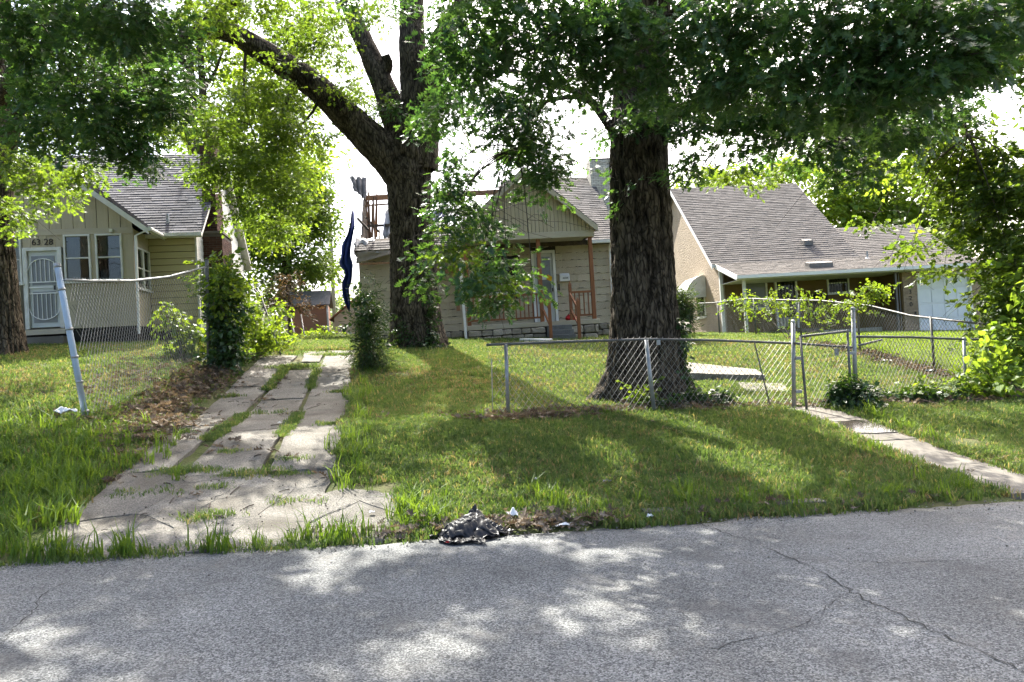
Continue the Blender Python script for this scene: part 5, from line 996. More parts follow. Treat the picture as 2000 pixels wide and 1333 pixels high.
M['shed_brown'] = pmat('orange_brown_siding', (.27, .13, .075), (.22, .105, .06), 3, .8, rnd=.06); M['shed_tan'] = pmat('tan_shed', (.37, .28, .2), (.32, .24, .17), 3, .8, rnd=.05); M['rust_roof'] = pmat('rust_roof', (.27, .10, .05), (.2, .08, .045), 4, .8)
shed('garden_shed', 'orange-brown plank shed with grey roof far up the driveway', 606, 640, 42, 2.0, 2.6, 2.1, .9, M['shed_brown'], M['shingle_a'], 10, M['white_old'], True)
shed('tan_outbuilding', 'tan outbuilding with rusty roof edge behind the burnt house corner', 705, 660, 40, 2.8, 3, 1.3, 1.1, M['shed_tan'], M['rust_roof'], 8)
up = thing('utility_pole', 'leaning grey wooden utility pole far behind the driveway', 'utility pole', Vector((-13.6, 55, float(gz(-13.6, 55)))))
M['pole'] = pmat('pole_wood', (.30, .28, .25), (.24, .22, .19), 4, .9, .3, 20, (5, 5, .5))
MB().tube([at(654, 650, 55), at(648, 500, 55), at(642, 390, 55)], [.15, .13, .11], 10).build('pole', M['pole'], up, True, up.location); MB().bar(at(620, 420, 55), at(668, 416, 55), .09).build('crossarm', M['pole'], up, off=up.location)
def wire(name, label, pts, r=.012, m='galv_dark'):
    C_, _ = catmull(pts, [r] * len(pts), .8); c0 = Vector(C_[0]); o = MB().tube(C_, r, 4, False).build(name, M[m], None, True, c0, fix=False); o.location = c0; tag(o, label, 'wire', 'overhead wires')
wire('overhead_wire', 'long sagging wire from the utility pole toward the left house, upper', [at(646, 486, 55), at(600, 530, 48), at(520, 548, 40), at(440, 540, 34)]); wire('overhead_wire', 'lower sagging wire left of the utility pole', [at(650, 545, 55), at(580, 548, 50), at(500, 560, 42), at(430, 556, 36)])
wire('service_wire', 'thin pale service wire dropping to the burnt roof corner', [at(686, 352, 27), at(685, 300, 26.5), at(684, 240, 26), at(690, 150, 24)], .01, 'white_old')

# ================================================================ chain-link fences
def polyline(pts):
    P = np.array([list(p) for p in pts], float); L_ = np.concatenate([[0], np.cumsum(np.linalg.norm(np.diff(P[:, :2], axis=0), axis=1))]); return P, L_
def mesh_fabric(top, bot, parent, off, name='wire_mesh', cell=.098, r=.0037, over=.045, sag=.01, keep=None):
    """diamond wire mesh between a top and a bottom polyline (same number of points)"""
    Tp, L_ = polyline(top); Bt, _ = polyline(bot); L = L_[-1]; h = float(np.mean(Tp[:, 2] - Bt[:, 2])); mb = MB()
    f = lambda s_, t: np.array([np.interp(s_, L_, Bt[:, i]) * (1 - t) + np.interp(s_, L_, Tp[:, i]) * t for i in range(3)])
    nq = 7
    for fam in (0, 1):
        s0 = -h / 1.3
        while s0 < L:
            pts = []
            for q in np.linspace(0, 1 + over / h, nq):
                s_ = s0 + q * h / 1.3
                if 0 <= s_ <= L:
                    p = f(s_, q if fam == 0 else 1 - q + over / h * .0); w_ = (n2(s_ * 1.5, q * 2 + fam, 3) - .5) * sag * 2; p[1] += w_; p[0] += (n2(s_ * 2, q * 2, 8) - .5) * sag
                    if keep is None or keep(s_, q if fam == 0 else 1 - q): pts.append(p)
                    else:
                        if len(pts) > 1: mb.tube(pts, r, 3, False)
                        pts = []
            if len(pts) > 1: mb.tube(pts, r, 3, False)
            s0 += cell
    return mb.build(name, M['wire'], parent, False, off, 'stuff', fix=False)
def pipe(name, mat, pts, r, parent, off, n=8): return MB().tube(pts, r, n).build(name, mat, parent, True, off)

# front fence, left of the gate
FB = 4.8
fe = thing('chain_link_fence', 'low sagging chain-link fence in front of the big oak trunk', 'fence', gp(4, FB))
top = [at(950, 674, 11.15), at(1100, 668, 11.35), at(1268, 663, 11.6), at(1400, 665, 11.8), at(1548, 671, 12.05)]
o_ = fe.location
pipe('top_rail', M['galv_dark'], top, .021, fe, o_)
bots = [Vector((p.x, p.y, float(gz(p.x, p.y)) + .02)) for p in top]
tp2 = [at(965, 672, 11.17)] + top[1:]; bt2 = [at(962, 835, 11.05)] + bots[1:]
mesh_fabric(tp2, bt2, fe, o_, sag=.02)
for x0, y0, x1, y1, d, r, m_ in ((988, 672, 993, 822, 11.2, .03, 'galv'), (1262, 664, 1277, 800, 11.55, .034, 'galv'), (1473, 668, 1506, 800, 11.9, .011, 'galv_dark'), (960, 700, 963, 830, 11.1, .008, 'galv')):
    pipe('post' if r > .02 else 'tension_bar', M[m_], [at(x0, y0, d), at(x1, y1, d - .02)], r, fe, o_)
MB().box(-.03, .03, -.012, .012, -.05, .03).build('rail_tie', M['galv'], fe).location = at(1286, 668, 11.6) - o_
# gate
gt = thing('metal_gate', 'narrow chain-link pipe gate with a grey plate, between two steel posts', 'gate', gp(7.2, FB)); o_ = gt.location
gd_ = 12.0
pipe('gate_post', M['galv'], [at(1549, 630, gd_), at(1551, 806, gd_)], .034, gt, o_, 12); pipe('gate_post', M['galv'], [at(1666, 606, 12.25), at(1672, 790, 12.25)], .036, gt, o_, 12)
for x, y, d, r in ((1549, 629, gd_, .038), (1666, 604, 12.25, .04)): 
    b = bmesh.new(); bmesh.ops.create_uvsphere(b, u_segments=10, v_segments=6, radius=r); me = bpy.data.meshes.new('cap'); b.to_mesh(me); b.free(); me.materials.append(M['galv']); piece('post_cap', me, gt, at(x, y, d) - o_)
for pts in ([(1563, 655, 11.85), (1576, 806, 11.8)], [(1655, 644, 12.15), (1663, 795, 12.1)], [(1563, 658, 11.85), (1656, 647, 12.15)], [(1576, 804, 11.8), (1662, 795, 12.1)], [(1551, 671, 11.95), (1664, 679, 12.2)]): pipe('gate_bar', M['galv_dark'], [at(*p) for p in pts], .021, gt, o_)
mesh_fabric([at(1566, 658, 11.86), at(1655, 648, 12.14)], [at(1577, 803, 11.81), at(1661, 794, 12.1)], gt, o_, over=.0, sag=.004)
for y in (700, 690, 765): 
    MB().box(-.05, .05, -.02, .02, -.025, .025).build('hinge', M['galv'], gt).location = at(1560 if y != 690 else 1664, y, 11.93 if y != 690 else 12.2) - o_
MB().box(-.035, .035, -.004, .004, -.06, .06).build('plate', M['galv'], gt).location = at(1634, 688, 12.1) - o_
# front fence, right of the gate
fr_ = thing('chain_link_fence', 'chain-link fence running right from the gate below the bright lawn', 'fence', gp(9.5, 5.3)); o_ = fr_.location
top = [at(1672, 658, 12.3), at(1780, 659, 12.9), at(1884, 663, 13.5), at(1985, 667, 14.1), at(2080, 672, 14.6)]; pipe('top_rail', M['galv_dark'], top, .021, fr_, o_)
mesh_fabric(top, [Vector((p.x, p.y, float(gz(p.x, p.y)) + .03)) for p in top], fr_, o_)
pipe('post', M['galv'], [at(1883, 660, 13.5), at(1886, 785, 13.5)], .03, fr_, o_); pipe('brace', M['galv_dark'], [at(1678, 675, 12.32), at(1722, 664, 12.8)], .02, fr_, o_)
# side fence of the right lot
sf = thing('chain_link_fence', 'vine-hung chain-link side fence before the stucco house', 'fence', gp(12, 13)); o_ = sf.location
bb = [5.9, 7.2, 8.5, 10, 12, 14, 16, 18.5, 21.5]; top = [gp(12 + .03 * math.sin(b * 2), b, 1.22 + .04 * math.sin(b * 1.3)) for b in bb]
pipe('top_rail', M['galv_dark'], top, .022, sf, o_); mesh_fabric(top, [gp(12, b, .03) for b in bb], sf, o_)
for b in (7.9, 10.4, 13.0, 15.6, 18.2, 20.8): pipe('post', M['galv_dark'], [gp(12, b, -.1), gp(12.0, b, 1.24)], .028, sf, o_)
# left lot fence along the driveway
lf = thing('tall_chain_link_fence', 'tall chain-link fence beside the driveway with a leaning pale blue end post', 'fence', gp(-4.2, 7)); o_ = lf.location
PT, PBm = at(112, 520, 10.3), at(174, 842, 10.42)
pipe('end_post', M['blue_pipe'], [PBm - Vector((0, 0, .1)), PT], .044, lf, o_, 14); b = bmesh.new(); bmesh.ops.create_uvsphere(b, u_segments=10, v_segments=6, radius=.052); me = bpy.data.meshes.new('cap'); b.to_mesh(me); b.free(); me.materials.append(M['galv']); piece('post_cap', me, lf, PT - o_)
for t in (.12, .3, .45, .62, .86):
    c = PBm.lerp(PT, t); d_ = (PT - PBm).normalized(); MB().tube([c - d_ * .018, c + d_ * .018], .05, 12).build('band', M['galv'], lf, True, o_)
P2T, P2B = at(404, 508, 15.2), at(408, 722, 15.2)
pipe('post', M['galv_dark'], [P2B, P2T], .04, lf, o_)
top = [at(126, 547, 10.35), at(180, 549, 11.2), at(260, 549, 12.5), at(330, 541, 13.8), at(402, 522, 15.15)]; pipe('top_rail', M['galv'], top, .022, lf, o_)
mesh_fabric(top, [Vector(p) for p in (PBm + Vector((0, 0, .05)), gp(-4.25, 6.3, .03), gp(-4.15, 7.6, .03), gp(-4.05, 9, .03), gp(-3.95, 10.2, .03))], lf, o_, cell=.09, r=.0036)
back = thing('collapsed_fence', 'leaning broken rear fence pipes overgrown with vines by the driveway', 'fence', gp(-3.6, 15)); o_ = back.location
for pts, r in (([(470, 535, 19), (510, 580, 19), (548, 692, 17.5)], .025), ([(535, 600, 22), (575, 690, 20)], .02), ([(568, 620, 24), (582, 685, 23)], .022), ([(588, 615, 25), (600, 690, 24)], .025), ([(486, 545, 19), (489, 700, 19)], .03)): pipe('pipe', M['galv_dark'], [at(*p) for p in pts], r, back, o_)
t_ = [gp(-3.6, b, 1.35 - .02 * b) for b in (12, 15, 18, 22)]; mesh_fabric(t_, [gp(-3.6, b, .03) for b in (12, 15, 18, 22)], back, o_, cell=.11, r=.003)

# ================================================================ shrubs, ivy, vines
def shrub(name, label, base, specs, group=None, cat='shrub', stems=5):
    base = Vector(base); t = thing(name, label, cat, base, 0, group); allp = []
    for key, P, scl in specs:
        o = scatter('foliage', key, P, None, scl, t, base, .35, tiltx=.7); allp.append(P)
    P = np.vstack(allp); mb = MB()
    for i in range(stems):
        q = Vector(P[random.randrange(len(P))]); b_ = base + Vector((random.gauss(0, .06), random.gauss(0, .06), -.03)); mb.tube([b_, b_.lerp(q, .5) + Vector((random.gauss(0, .05), 0, .05)), q], [.014, .01, .004], 5, False)
    if stems: mb.build('stem', M['twig'], t, True, base, fix=False)
    return t
def col(pts, n, r, rz):
    """foliage following a line of points"""
    out = []
    for p, q in zip(pts, pts[1:]):
        for i in range(n): out.append(np.array(p) + (np.array(q) - np.array(p)) * random.random() + RNG.normal(0, 1, 3) * [r, r, rz])
    return np.array(out)
P2 = [at(418, 722, 15.0), at(425, 640, 15.1), at(425, 560, 15.2), at(420, 530, 15.3)]
shrub('ivy_clump', 'dark ivy column smothering the rear fence post beside the driveway', gp(-3.75, 9.9), [('ivy', np.vstack([col([at(436, 715, 15), at(440, 640, 15.2), at(436, 590, 15.4)], 70, .11, .2), col([at(452, 690, 15), at(455, 650, 15.6)], 45, .10, .16)]), 1.25), ('vine', np.vstack([col([at(425, 600, 15.3), at(430, 540, 15.5), at(445, 535, 16)], 60, .2, .17), col([at(470, 600, 16), at(500, 640, 17), at(530, 680, 17)], 50, .22, .2)]), 1.2)], 'ivy and vines')
shrub('leafy_weed_shrub', 'pale leafy shrub inside the tall fence near house 6328', hit(352, 702), [('vine', np.vstack([blob(at(335, 630, 16), (.2, .2, .35), 13), blob(at(375, 650, 16), (.25, .2, .3), 15), blob(at(350, 680, 16), (.35, .25, .2), 14), blob(at(312, 605, 16), (.1, .1, .2), 5)]), 1.35)])
shrub('driveway_vines', 'bright vines trailing along the broken rear fence', gp(-3.5, 14), [('vine', np.vstack([col([at(480, 640, 18), at(520, 650, 19), at(560, 670, 20), at(600, 675, 24)], 28, .25, .2), col([at(455, 560, 17), at(500, 590, 18)], 18, .2, .18), blob(at(530, 605, 20), (.6, .6, .5), 16)]), 1.3)], 'ivy and vines')
shrub('juniper_bush', 'dark shaggy evergreen bush between the driveway and the forked oak', gp(-.35, 9.9), [('juniper', np.vstack([col([at(725, 728, 15.4), at(722, 650, 15.4), at(718, 580, 15.5)], 70, .10, .3), blob(at(735, 700, 15.3), (.36, .3, .32), 60), blob(at(708, 615, 15.5), (.16, .16, .4), 30), blob(at(700, 690, 15.4), (.14, .14, .3), 20)]), 1.3), ('ivy', col([at(722, 690, 15.1), at(715, 590, 15.3)], 60, .15, .2), 1.0)])
shrub('ivy_skirt', 'ivy climbing the lower trunk of the forked oak', gp(.85, 12.4), [('ivy', np.vstack([col([at(790, 668, 18.72), at(795, 630, 18.75)], 40, .1, .12), col([at(842, 665, 18.78), at(838, 560, 18.82)], 60, .05, .2), blob(at(815, 676, 18.55), (.8, .15, .1), 60), col([at(834, 560, 18.82), at(826, 480, 18.86)], 26, .05, .2)]), .8)], 'ivy and vines', stems=0)
shrub('ivy_skirt', 'dark ivy on the right foot of the big oak', gp(4.6, 5.7), [('ivy', np.vstack([col([at(1335, 775, 12.6), at(1330, 700, 12.7), at(1322, 640, 12.8)], 34, .07, .16), blob(at(1350, 785, 12.3), (.4, .25, .09), 90), blob(at(1290, 795, 11.9), (.4, .15, .06), 50), blob(at(1400, 778, 12.2), (.35, .25, .08), 40)]), .9), ('vine', blob(at(1248, 770, 11.9), (.18, .1, .2), 14), 1.0)], 'ivy and vines', stems=0)
shrub('clipped_evergreen', 'rounded green shrub half hidden behind the big oak trunk', Vector((*at(1335, 650, 21).xy, float(gz(*at(1335, 650, 21).xy)))), [('juniper', blob(at(1322, 610, 21), (.42, .4, .75), 420, .35), 1.6)])
shrub('gate_bush', 'dark round ivy bush at the foot of the right gate post', gp(7.75, 4.6), [('ivy', np.vstack([blob(at(1668, 775, 11.9), (.28, .25, .2), 190, .4), blob(at(1690, 790, 11.9), (.25, .2, .1), 60), blob(at(1648, 760, 11.95), (.14, .1, .1), 30)]), 1.0)])
vp = []
for b in np.arange(11.0, 17.5, .22): vp += [np.array(gp(12, b, 1.15)) + RNG.normal(0, 1, 3) * [.12, .12, .16] for _ in range(3)] 
for b in (11.3, 12.4, 13.6, 14.3, 15.2, 16.3): vp += [np.array(gp(12, b + random.gauss(0, .12), random.uniform(.2, 1.1))) + RNG.normal(0, .08, 3) for _ in range(7)]
vp += list(col([at(1650, 605, 18.5), at(1700, 565, 18.2), at(1725, 570, 18)], 26, .14, .1))
shrub('fence_vine', 'yellow-green vine draped over the side fence rail', gp(12, 13.5), [('vine', np.array(vp), .95)], 'ivy and vines')
shrub('corner_vine', 'leafy sprigs on the fence at the right edge of the picture', gp(12.2, 6.0), [('bright', np.vstack([blob(at(1950, 700, 13.3), (.5, .4, .25), 26), blob(at(1985, 640, 13.4), (.3, .3, .15), 12), blob(at(1915, 740, 13.0), (.35, .3, .2), 16)]), .9)], 'ivy and vines')
shrub('roadside_weed', 'green weeds at the foot of the right-hand fence post', gp(10.9, 5.3), [('vine', np.vstack([blob(gp(10.6, 5.2, .25), (.4, .2, .22), 36), blob(gp(9.6, 4.95, .12), (.7, .2, .1), 40)]), 1.1), ('ivy', blob(gp(9.0, 4.9, .1), (.9, .2, .1), 120), .9)], 'ivy and vines')

# ================================================================ grass (nobody could count it)
def sample(n, a0, a1, b0, b1): return RNG.uniform(a0, a1, n), RNG.uniform(b0, b1, n)
def lawn_mask(a, b):
    edge = .2 + (n2(a * 1.3, a * 0, 9) - .5) * .3; m = b > edge
    dl = -3.12 + (n2(b * 1.6, b * 0, 2) - .5) * .3 - .25 * (1 - smooth(b, .3, 2.2)); dr = np.where(b < 1.9, .06, -.66) + (n2(b * 1.6, b * 0, 6) - .5) * .22
    m &= ~((a > dl) & (a < dr) & (b < 12.8)); m &= ~((a > PATH0 + .02) & (a < PATH1 - .02) & (b < 4.9))
    m &= ~((a > 5.75) & (a < 7.7) & (b > 7.5) & (b < 8.8)); return m
def houses(a, b, x, y):
    m = np.ones_like(a, bool)
    for H_, u0, u1, v0, v1 in ((HM, -5.6, 3.4, 1.9, 10.2), (HM, -2, 2.3, -.1, 2), (HR, -4, 6, .5, 12)):
        yw = H_.e.rotation_euler.z; dx, dy = x - H_.e.location.x, y - H_.e.location.y; u = dx * math.cos(yw) + dy * math.sin(yw); v = -dx * math.sin(yw) + dy * math.cos(yw); m &= ~((u > u0) & (u < u1) & (v > v0) & (v < v1))
    return m
def strew(name, key, a, b, scl, label, dz=0.0, jitter=.35, tilt=.12, cat='grass'):
    x, y = xy(a, b); m = houses(a, b, x, y); a, b, x, y = a[m], b[m], x[m], y[m]; z = hab(a, b) + dz; P = np.stack([x, y, z], -1); n = len(P)
    rot = np.stack([RNG.normal(0, tilt, n), RNG.normal(0, tilt, n), RNG.uniform(0, 6.28, n)], -1); s_ = (scl if np.isscalar(scl) else np.asarray(scl)[m]) * RNG.uniform(1 - jitter, 1 + jitter, n)
    o = scatter(name, key, P, rot, s_, None); return tag(o, label, cat, None, 'stuff')
def rest(a, b, s_): return (n2(a * .9 + 3, b * .9, s_) * .6 + n2(a * 2.7, b * 2.7, s_ + 1) * .4)
# near and mid lawn
A1, B1_ = sample(62000, -9, 14, .1, 7); m = lawn_mask(A1, B1_) & (rest(A1, B1_, 1) + RNG.random(len(A1)) * .35 > .36) & ~((A1 > 12) & (B1_ > 6.2))
A1, B1_ = A1[m], B1_[m]; hs = .75 + .55 * rest(A1, B1_, 5) + .25 * smooth(-A1, 3.2, 5)
strew('lawn_grass', 'lawn', A1, B1_, hs, 'patchy green front lawn grass sloping down to the street')
A1, B1_ = sample(42000, -14, 12, 7, 19); m = lawn_mask(A1, B1_) & (rest(A1, B1_, 1) + RNG.random(len(A1)) * .35 > .32); strew('upper_lawn_grass', 'lawn', A1[m], B1_[m], 1.15, 'sunlit grass on the upper lawn before the houses')
A1, B1_ = sample(26000, 12.05, 26, 5.6, 22); strew('neighbour_lawn_grass', 'mown', A1, B1_, 1.2, 'bright even mown lawn before the stucco house')
A1, B1_ = sample(6000, -8, 2, 18, 42); strew('back_grass', 'lawn', A1, B1_, 2.0, 'rough grass behind the houses')
A1, B1_ = sample(26000, -9, 12, .15, 14); m = lawn_mask(A1, B1_) & (rest(A1, B1_, 21) + RNG.random(len(A1)) * .25 > .655); strew('dry_grass', 'straw', A1[m], B1_[m], 1.1, 'straw-coloured dry patches in the lawn')
# joints of the driveway
ja, jb = [], []
for f, w, b0_, b1_, n in ((J1, W1, 2.5, 10, 900), (J2, W2, 2.5, 9.6, 420)):
    b = b0_ + (b1_ - b0_) * RNG.random(n); k = n2(b * 1.1, b * 0, 4) > .34; b = b[k]; ja.append(f(b) + np.array([W1(t) if f is J1 else W2(t) for t in b]) * RNG.uniform(-1.05, 1.05, len(b))); jb.append(b)
for a0_, b0_, r, n in ((-1.5, 2.42, .25, 60), (-2.35, 2.62, .2, 50), (-1.9, 10.0, .28, 90), (-1.35, 11.6, .3, 70), (-2.2, 12.2, .5, 90), (-1.75, 1.05, .14, 26), (-1.2, .12, .3, 30), (-2.1, .14, .2, 26), (-.5, .12, .3, 40), (-2.75, .16, .25, 30), (-1.95, 2.0, .1, 10), (-2.0, 3.3, .08, 8), (-2.7, 1.9, .2, 16), (-1.2, 2.9, .12, 10), (-2.9, 4.5, .15, 16), (-.85, 4.8, .1, 14), (-.9, 7.5, .12, 20), (-2.8, 7.4, .15, 16), (-1.8, 6.0, .2, 14), (-1.0, 1.4, .15, 12)):
    ja.append(a0_ + RNG.normal(0, r, n)); jb.append(np.maximum(b0_ + RNG.normal(0, r * .35, n), .08))
strew('joint_grass', 'lawn', np.concatenate(ja), np.concatenate(jb), .85, 'grass and weeds growing in the driveway joints')
# tall weeds
ta, tb = [], []
for a0_, b0_, ra, rb, n in ((-4.4, 3.0, .7, .9, 260), (-3.7, 2.2, .35, .9, 150), (-3.35, .9, .18, .6, 70), (-.45, .25, .25, .05, 14), (-1.35, .16, .15, .03, 8), (-2.2, .16, .2, .03, 10), (-2.7, .2, .15, .05, 9), (.25, .55, .2, .25, 26), (1.6, .8, .5, .2, 22), (3.2, .6, .8, .15, 20), (5.6, .5, .5, .15, 18), (-5.5, 4.2, 1.0, .8, 120), (2.2, 4.75, .7, .08, 20), (-.45, 6.5, .12, 2.5, 36), (7.3, 3.4, .1, .7, 20), (-.4, 2.6, .14, .4, 24), (6.2, 2.5, .12, 1.3, 16)):
    ta.append(a0_ + RNG.normal(0, ra, n)); tb.append(b0_ + RNG.normal(0, rb, n))
ta, tb = np.concatenate(ta), np.concatenate(tb); m = (tb > .1) & ~in_path(ta, tb); strew('tall_weeds', 'weed', ta[m], tb[m], .75, 'long rank weeds beside the driveway and the street edge', jitter=.4)
# dead leaves
la, lb = [], []
for a0_, b0_, ra, rb, n in ((-3.7, 6.5, .22, 1.3, 420), (-3.55, 8.8, .25, 1.0, 300), (-4.6, 8.5, .5, 1.4, 150), (-3.2, 4.6, .15, .7, 90), (11.75, 8.6, .2, 1.7, 420), (12.0, 6.3, .4, .5, 120), (4.2, 5.0, 1.5, .14, 330), (2.2, 4.6, .45, .12, 160), (-1.9, 2.6, .6, 1.2, 6), (.4, .38, .5, .08, 26), (2.0, .3, .9, .06, 18), (4.0, .33, 1.4, .05, 10), (9.2, 4.8, 1.1, .12, 120), (-2.6, 6.5, .25, 2, 10), (1.3, .24, .25, .05, 16)):
    la.append(a0_ + RNG.normal(0, ra, n)); lb.append(b0_ + RNG.normal(0, rb, n))
la, lb = np.concatenate(la), np.concatenate(lb); m = (lb > .12) | (RNG.random(len(lb)) < .1); strew('leaf_litter', 'dry', la[m], lb[m], 1.0, 'brown dead leaves piled along the fences and kerb', .015, tilt=.2, cat='leaves')
A1, B1_ = sample(150, -8, 12, .2, 11); strew('stray_leaves', 'dry', A1, B1_, .5, 'stray dead leaves strewn over lawn and driveway', .02, cat='leaves')
# twigs and crumbs on the driveway
r = random.Random(2); mb = MB(); o0 = gp(-1.8, 3)
for i in range(70):
    a, b = r.uniform(-2.9, -.8), r.uniform(.3, 9); t = r.uniform(0, 3.14); L_ = r.uniform(.03, .16) * (3 if i < 5 else 1); p = gp(a, b, .02); q = gp(a + L_ * math.cos(t), b + L_ * math.sin(t), .022); mb.tube([p, p.lerp(q, .5) + Vector((0, 0, .006)), q], r.uniform(.003, .008), 4)
for i in range(120):
    a, b = r.uniform(-3, -.1), abs(r.gauss(0, 1)) * 1.5 + .05; p = gp(a, b, .012); s_ = r.uniform(.003, .010); mb.tube([p, p + Vector((s_, s_ * .4, s_))], [s_, s_ * .6], 5)
o = mb.build('driveway_debris', M['twig'], None, False, o0, 'stuff', fix=False); o.location = o0; tag(o, 'twigs and crumbs strewn on the driveway', 'debris')

r = random.Random(6); mb = MB(); o0 = gp(1, 0)
for i in range(900):
    a, b = r.uniform(-7, 9), .14 - abs(r.gauss(0, .16)) * (1 if i % 4 else 5); p = gp(a, b, .013); s_ = r.uniform(.003, .011); mb.tube([p, p + Vector((s_ * r.uniform(-.5, .5), s_ * .4, s_ * .9))], [s_, s_ * .55], 5)
o = mb.build('road_grit', M['grit'], None, False, o0, 'stuff', fix=False); o.location = o0; tag(o, 'pebbles and grit gathered along the street edge', 'grit')
# ================================================================ rubbish and small things
def bag():
    """slumped film: a low crumpled heap with a pinched peak, and loose strips pulled over and before it"""
    c = gp(.66, .13, .0); t = thing('plastic_bag', 'crumpled black plastic bag with a pointed peak at the kerb', 'bag', c)
    def grid(name, X, Y, Z):
        nu, nv = X.shape; V = np.stack([X, Y, Z], -1).reshape(-1, 3); i, j = np.meshgrid(np.arange(nu - 1), np.arange(nv - 1), indexing='ij'); k = (i * nv + j).ravel()
        o = link(bpy.data.objects.new(name, np_mesh(name, V, np.stack([k, k + nv, k + nv + 1, k + 1], -1), True, (M['black_plastic'],))), t); md = o.modifiers.new('thick', 'SOLIDIFY'); md.thickness = .002; return o
    dome = lambda x, y: np.maximum(.15 * (1 - np.clip((x / .31) ** 2 + (y / .2) ** 2, 0, 1) ** .8), 0) + .13 * np.exp(-(((x - .03 - .25 * np.maximum(y - .05, 0)) / .06) ** 2 + ((y - .11) / .055) ** 2))
    nr, nt_ = 46, 150; rr, th = np.meshgrid(np.linspace(0, 1, nr), np.linspace(0, 2 * math.pi, nt_), indexing='ij'); R = 1 + .12 * np.sin(2 * th + 1) + .1 * np.sin(5 * th + 1) + .07 * np.sin(11 * th)
    x, y = rr * R * .31 * np.cos(th), rr * R * .2 * np.sin(th); w = n2(x * 9 + 4, y * 9, 3) * 5
    cre = np.abs(((x * 4 + y * 26 + w) % 1.0) - .5) * 2; cre2 = np.abs(((x * 17 - y * 9 + w * 1.7) % 1.0) - .5) * 2
    z = dome(x, y) + (.042 * (cre - .5) + .028 * (cre2 - .5)) * np.minimum(1, 5 * (1 - rr)) + .008; grid('heap', x, y, np.maximum(z, .004))
    r = random.Random(8)
    for k in range(9):
        L_, wd = r.uniform(.26, .5), r.uniform(.03, .07); x0, y0, an = r.uniform(-.18, .06), r.uniform(-.30, .02), r.uniform(-.35, .35); u, v = np.meshgrid(np.linspace(0, 1, 50), np.linspace(-1, 1, 7), indexing='ij')
        cx = x0 + (u - .5) * L_ * math.cos(an); cy = y0 + (u - .5) * L_ * math.sin(an) + .03 * np.sin(u * r.uniform(4, 8) + k) + v * wd * (.5 + .7 * n2(u * 5 + k, u * 0, k)); z = dome(cx, cy) + .012 + .035 * n2(u * 9 + k, v * 1.2, k) + .018 * np.abs(((u * 7 + v * .6) % 1) - .5) - .004 * v * v
        grid('torn_strip', cx, cy, z)
    t.rotation_euler.z = rad(8); return t
bag()
def scrap(name, label, p, w, d, h, mat, seed, rz=0.0, group='bits of litter', cat='litter'):
    n = 14; u, v = np.meshgrid(np.linspace(-1, 1, n), np.linspace(-1, 1, n), indexing='ij'); k_ = 1 - .35 * n2(np.arctan2(v, u) * 1.6 + 5, u * 0, seed)
    x, y = u * w / 2 * k_, v * d / 2 * k_; z = h * (n2(u * 2.2 + seed, v * 2.2, seed) * .8 + n2(u * 5 + seed, v * 5, seed + 2) * .35) * (1.1 - .7 * np.maximum(abs(u), abs(v))) + .006
    V = np.stack([x, y, z], -1).reshape(-1, 3); i, j = np.meshgrid(np.arange(n - 1), np.arange(n - 1), indexing='ij'); k = (i * n + j).ravel()
    o = link(bpy.data.objects.new(name, np_mesh(name, V, np.stack([k, k + n, k + n + 1, k + 1], -1), True, (mat,)))); md = o.modifiers.new('thick', 'SOLIDIFY'); md.thickness = .004; o.location = p; o.rotation_euler.z = rz; return tag(o, label, cat, group)
W_ = M['trash_white']
scrap('crumpled_paper', 'crumpled white paper at the foot of the leaning blue post', gp(-4.55, 5.0, .09), .34, .2, .17, W_, 3, .3); scrap('crumpled_paper', 'white scrap just right of the black plastic bag', gp(1.08, .42, .05), .13, .1, .1, W_, 5)
scrap('flat_paper', 'flattened pale scrap on the road edge right of the black bag', gp(1.52, .18, .02), .2, .08, .03, W_, 7, .2); scrap('crumpled_paper', 'white scrap by the leaf litter nearest the gate', gp(11.6, 8.9, .05), .26, .14, .06, W_, 9); scrap('crumpled_paper', 'white scrap on the leaf litter behind the right post', gp(11.7, 7.7, .05), .24, .14, .1, W_, 10)
scrap('crumpled_paper', 'white scrap near the right picture edge below the fence', gp(11.95, 6.55, .05), .34, .12, .07, W_, 11); scrap('crumpled_paper', 'small white scrap in the lawn below the fence', gp(1.55, 1.55, .05), .045, .04, .03, W_, 13); scrap('flat_paper', 'grey scrap lying in the lawn in front of the oak', gp(2.3, 1.35, .05), .10, .06, .03, M['galv_dark'], 14)
scrap('crumpled_paper', 'small white scrap on the driveway middle strip', gp(-1.62, 4.9, .02), .05, .05, .03, W_, 15); scrap('crumpled_paper', 'tiny white scrap at the driveway apron corner', gp(-.22, .85, .02), .07, .05, .03, W_, 16); scrap('bottle_cap', 'small red bit on the asphalt before the black bag', gp(.42, -.12, .02), .06, .04, .02, M['red'], 17, .3); scrap('crumpled_paper', 'pale scrap on the street edge below the lawn', gp(2.35, .22, .03), .07, .06, .05, W_, 18)
p0 = at(1015, 662, 20.5); p0.z = float(gz(p0.x, p0.y)) + .09; p1 = at(1078, 666, 20.7); p1.z = float(gz(p1.x, p1.y)) + .07
o = MB().tube([p0, p1], .055, 12).build('white_pipe', M['white_old'], None, True, p0); o.location = p0; tag(o, 'length of white pipe lying on the grass before the porch', 'pipe')
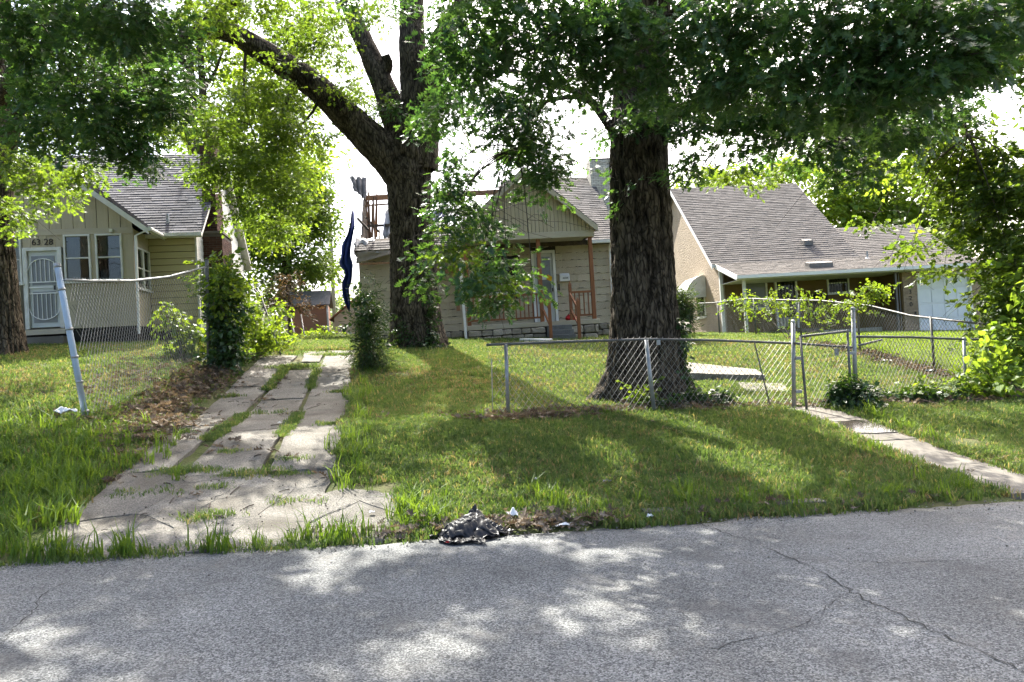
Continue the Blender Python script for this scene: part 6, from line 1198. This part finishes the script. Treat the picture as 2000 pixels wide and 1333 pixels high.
# things on the porch
pb = hw(HM, 1.5, .9, 2.5); t = thing('red_bundle', 'small red bundle on the porch floor right of the door', 'bundle', pb)
b = bmesh.new(); bmesh.ops.create_icosphere(b, subdivisions=3, radius=.16); r = random.Random(1)
for v in b.verts: v.co *= 1 + .35 * (float(n2(v.co.x * 9 + 3, v.co.y * 9, v.co.z * 9)) - .5); v.co.z = max(v.co.z * .8 + .11, .0); v.co.x *= 1.25
me = bpy.data.meshes.new('bundle'); b.to_mesh(me); b.free(); me.materials.append(M['red']); piece('bundle', me, t); MB().tube([(-.1, 0, .2), (-.05, 0, .28), (.08, 0, .28), (.12, 0, .2)], .012, 6).build('handle', M['black_iron'], t, True)
# grill on the right porch
pg = hw(HR, -.15, 1.4, 1.5); t = thing('barbecue_grill', 'black kettle barbecue grill on the stucco house porch', 'grill', pg)
b = bmesh.new(); bmesh.ops.create_uvsphere(b, u_segments=16, v_segments=10, radius=.3); me = bpy.data.meshes.new('kettle'); b.to_mesh(me); b.free(); me.materials.append(M['black_iron']); o = piece('kettle', me, t, (0, 0, 1.55), (0, 0, 0), (1.1, .9, .6)); piece('lid_handle', unit_box(M['black_iron']), o, (0, 0, .32), (0, 0, 0), (.3, .06, .08))
for k in range(3): MB().tube([(.2 * math.cos(k * 2.1), .2 * math.sin(k * 2.1), 1.45), (.32 * math.cos(k * 2.1), .32 * math.sin(k * 2.1), 0)], .015, 6).build('leg', M['black_iron'], t)
bpy.context.view_layer.update()
# ---- blue tarpaulins on the burnt house
def tarp(name, label, pts, w, seed):
    """hanging strip of tarpaulin: pts run down its middle (house coordinates), w its half widths"""
    P, Wd = catmull(pts, w, .12); n = len(P); m_ = 15; V = []
    for i, (p, h) in enumerate(zip(P, Wd)):
        for j in range(m_):
            t = j / (m_ - 1) * 2 - 1; q = h * t * (1 + .9 * (float(n2(i * .33 + seed, (t > 0) * 3.3, seed)) - .5)); d = .09 * math.sin(t * 7 + i * .11 + 4 * float(n2(i * .15, t, seed))) + .22 * abs(float(n2(i * .35, t * 4, seed + 1)) - .5) + .08 * float(n2(i * .9, t * 6, seed + 2))
            V.append(hw(HM, p[0] + q, p[1] + d, p[2] + .05 * float(n2(t * 4, i * .2, seed))))
    o0 = Vector(V[0]); i, j = np.meshgrid(np.arange(n - 1), np.arange(m_ - 1), indexing='ij'); k = (i * m_ + j).ravel()
    o = link(bpy.data.objects.new(name, np_mesh(name, np.array([list(v - o0) for v in V]), np.stack([k, k + m_, k + m_ + 1, k + 1], -1), True, (M['tarp'],)))); o.location = o0; md = o.modifiers.new('thick', 'SOLIDIFY'); md.thickness = .006
    return tag(o, label, 'tarpaulin', 'blue tarpaulins')
tarp('blue_tarpaulin', 'dark blue tarpaulin strip hanging down from the burnt roof corner', [(-5.55, 2.2, 6.7), (-5.62, 2.1, 6.0), (-5.75, 1.9, 5.4), (-5.82, 1.8, 4.9), (-5.72, 1.8, 4.5), (-5.86, 1.8, 4.0), (-5.8, 1.8, 3.6), (-5.78, 1.8, 3.25)], [.04, .09, .17, .21, .10, .17, .09, .02], 3)
tarp('blue_tarpaulin', 'bright blue tarpaulin scrap on the burnt roof behind the leaves', [(-2.5, 3.6, 7.0), (-2.6, 3.2, 6.6), (-2.7, 2.8, 6.25)], [.3, .45, .35], 9)

def charred_panel():
    r = random.Random(12); top = [(VR_ - 2.4 + i * .16, 5.75 + 2.3 * min(1, i / 13) + r.uniform(-.25, .25)) for i in range(17)]
    poly = [(-5.5, VR_ - 2.4, 5.1)] + [(-5.5, v, z) for v, z in top] + [(-5.5, VR_ + .2, 5.1)]; HM.mb('burnt_gable', M['charred'], MB().prism(poly, (.06, 0, 0)))
VR_ = 6.0; charred_panel()
R3 = random.Random(31)
for i in range(9):
    u = -5.5 + .05 * i + R3.uniform(-.02, .02); v = VR_ - .4 + R3.uniform(-.3, .3); HM.mb('burnt_lath', M['raw_wood'] if i % 3 else M['charred'], MB().bar((u, v, 6.2 + R3.uniform(-.3, .2)), (u + R3.uniform(-.05, .1), v, 7.75 + R3.uniform(-.2, .35)), R3.uniform(.03, .07), .02))
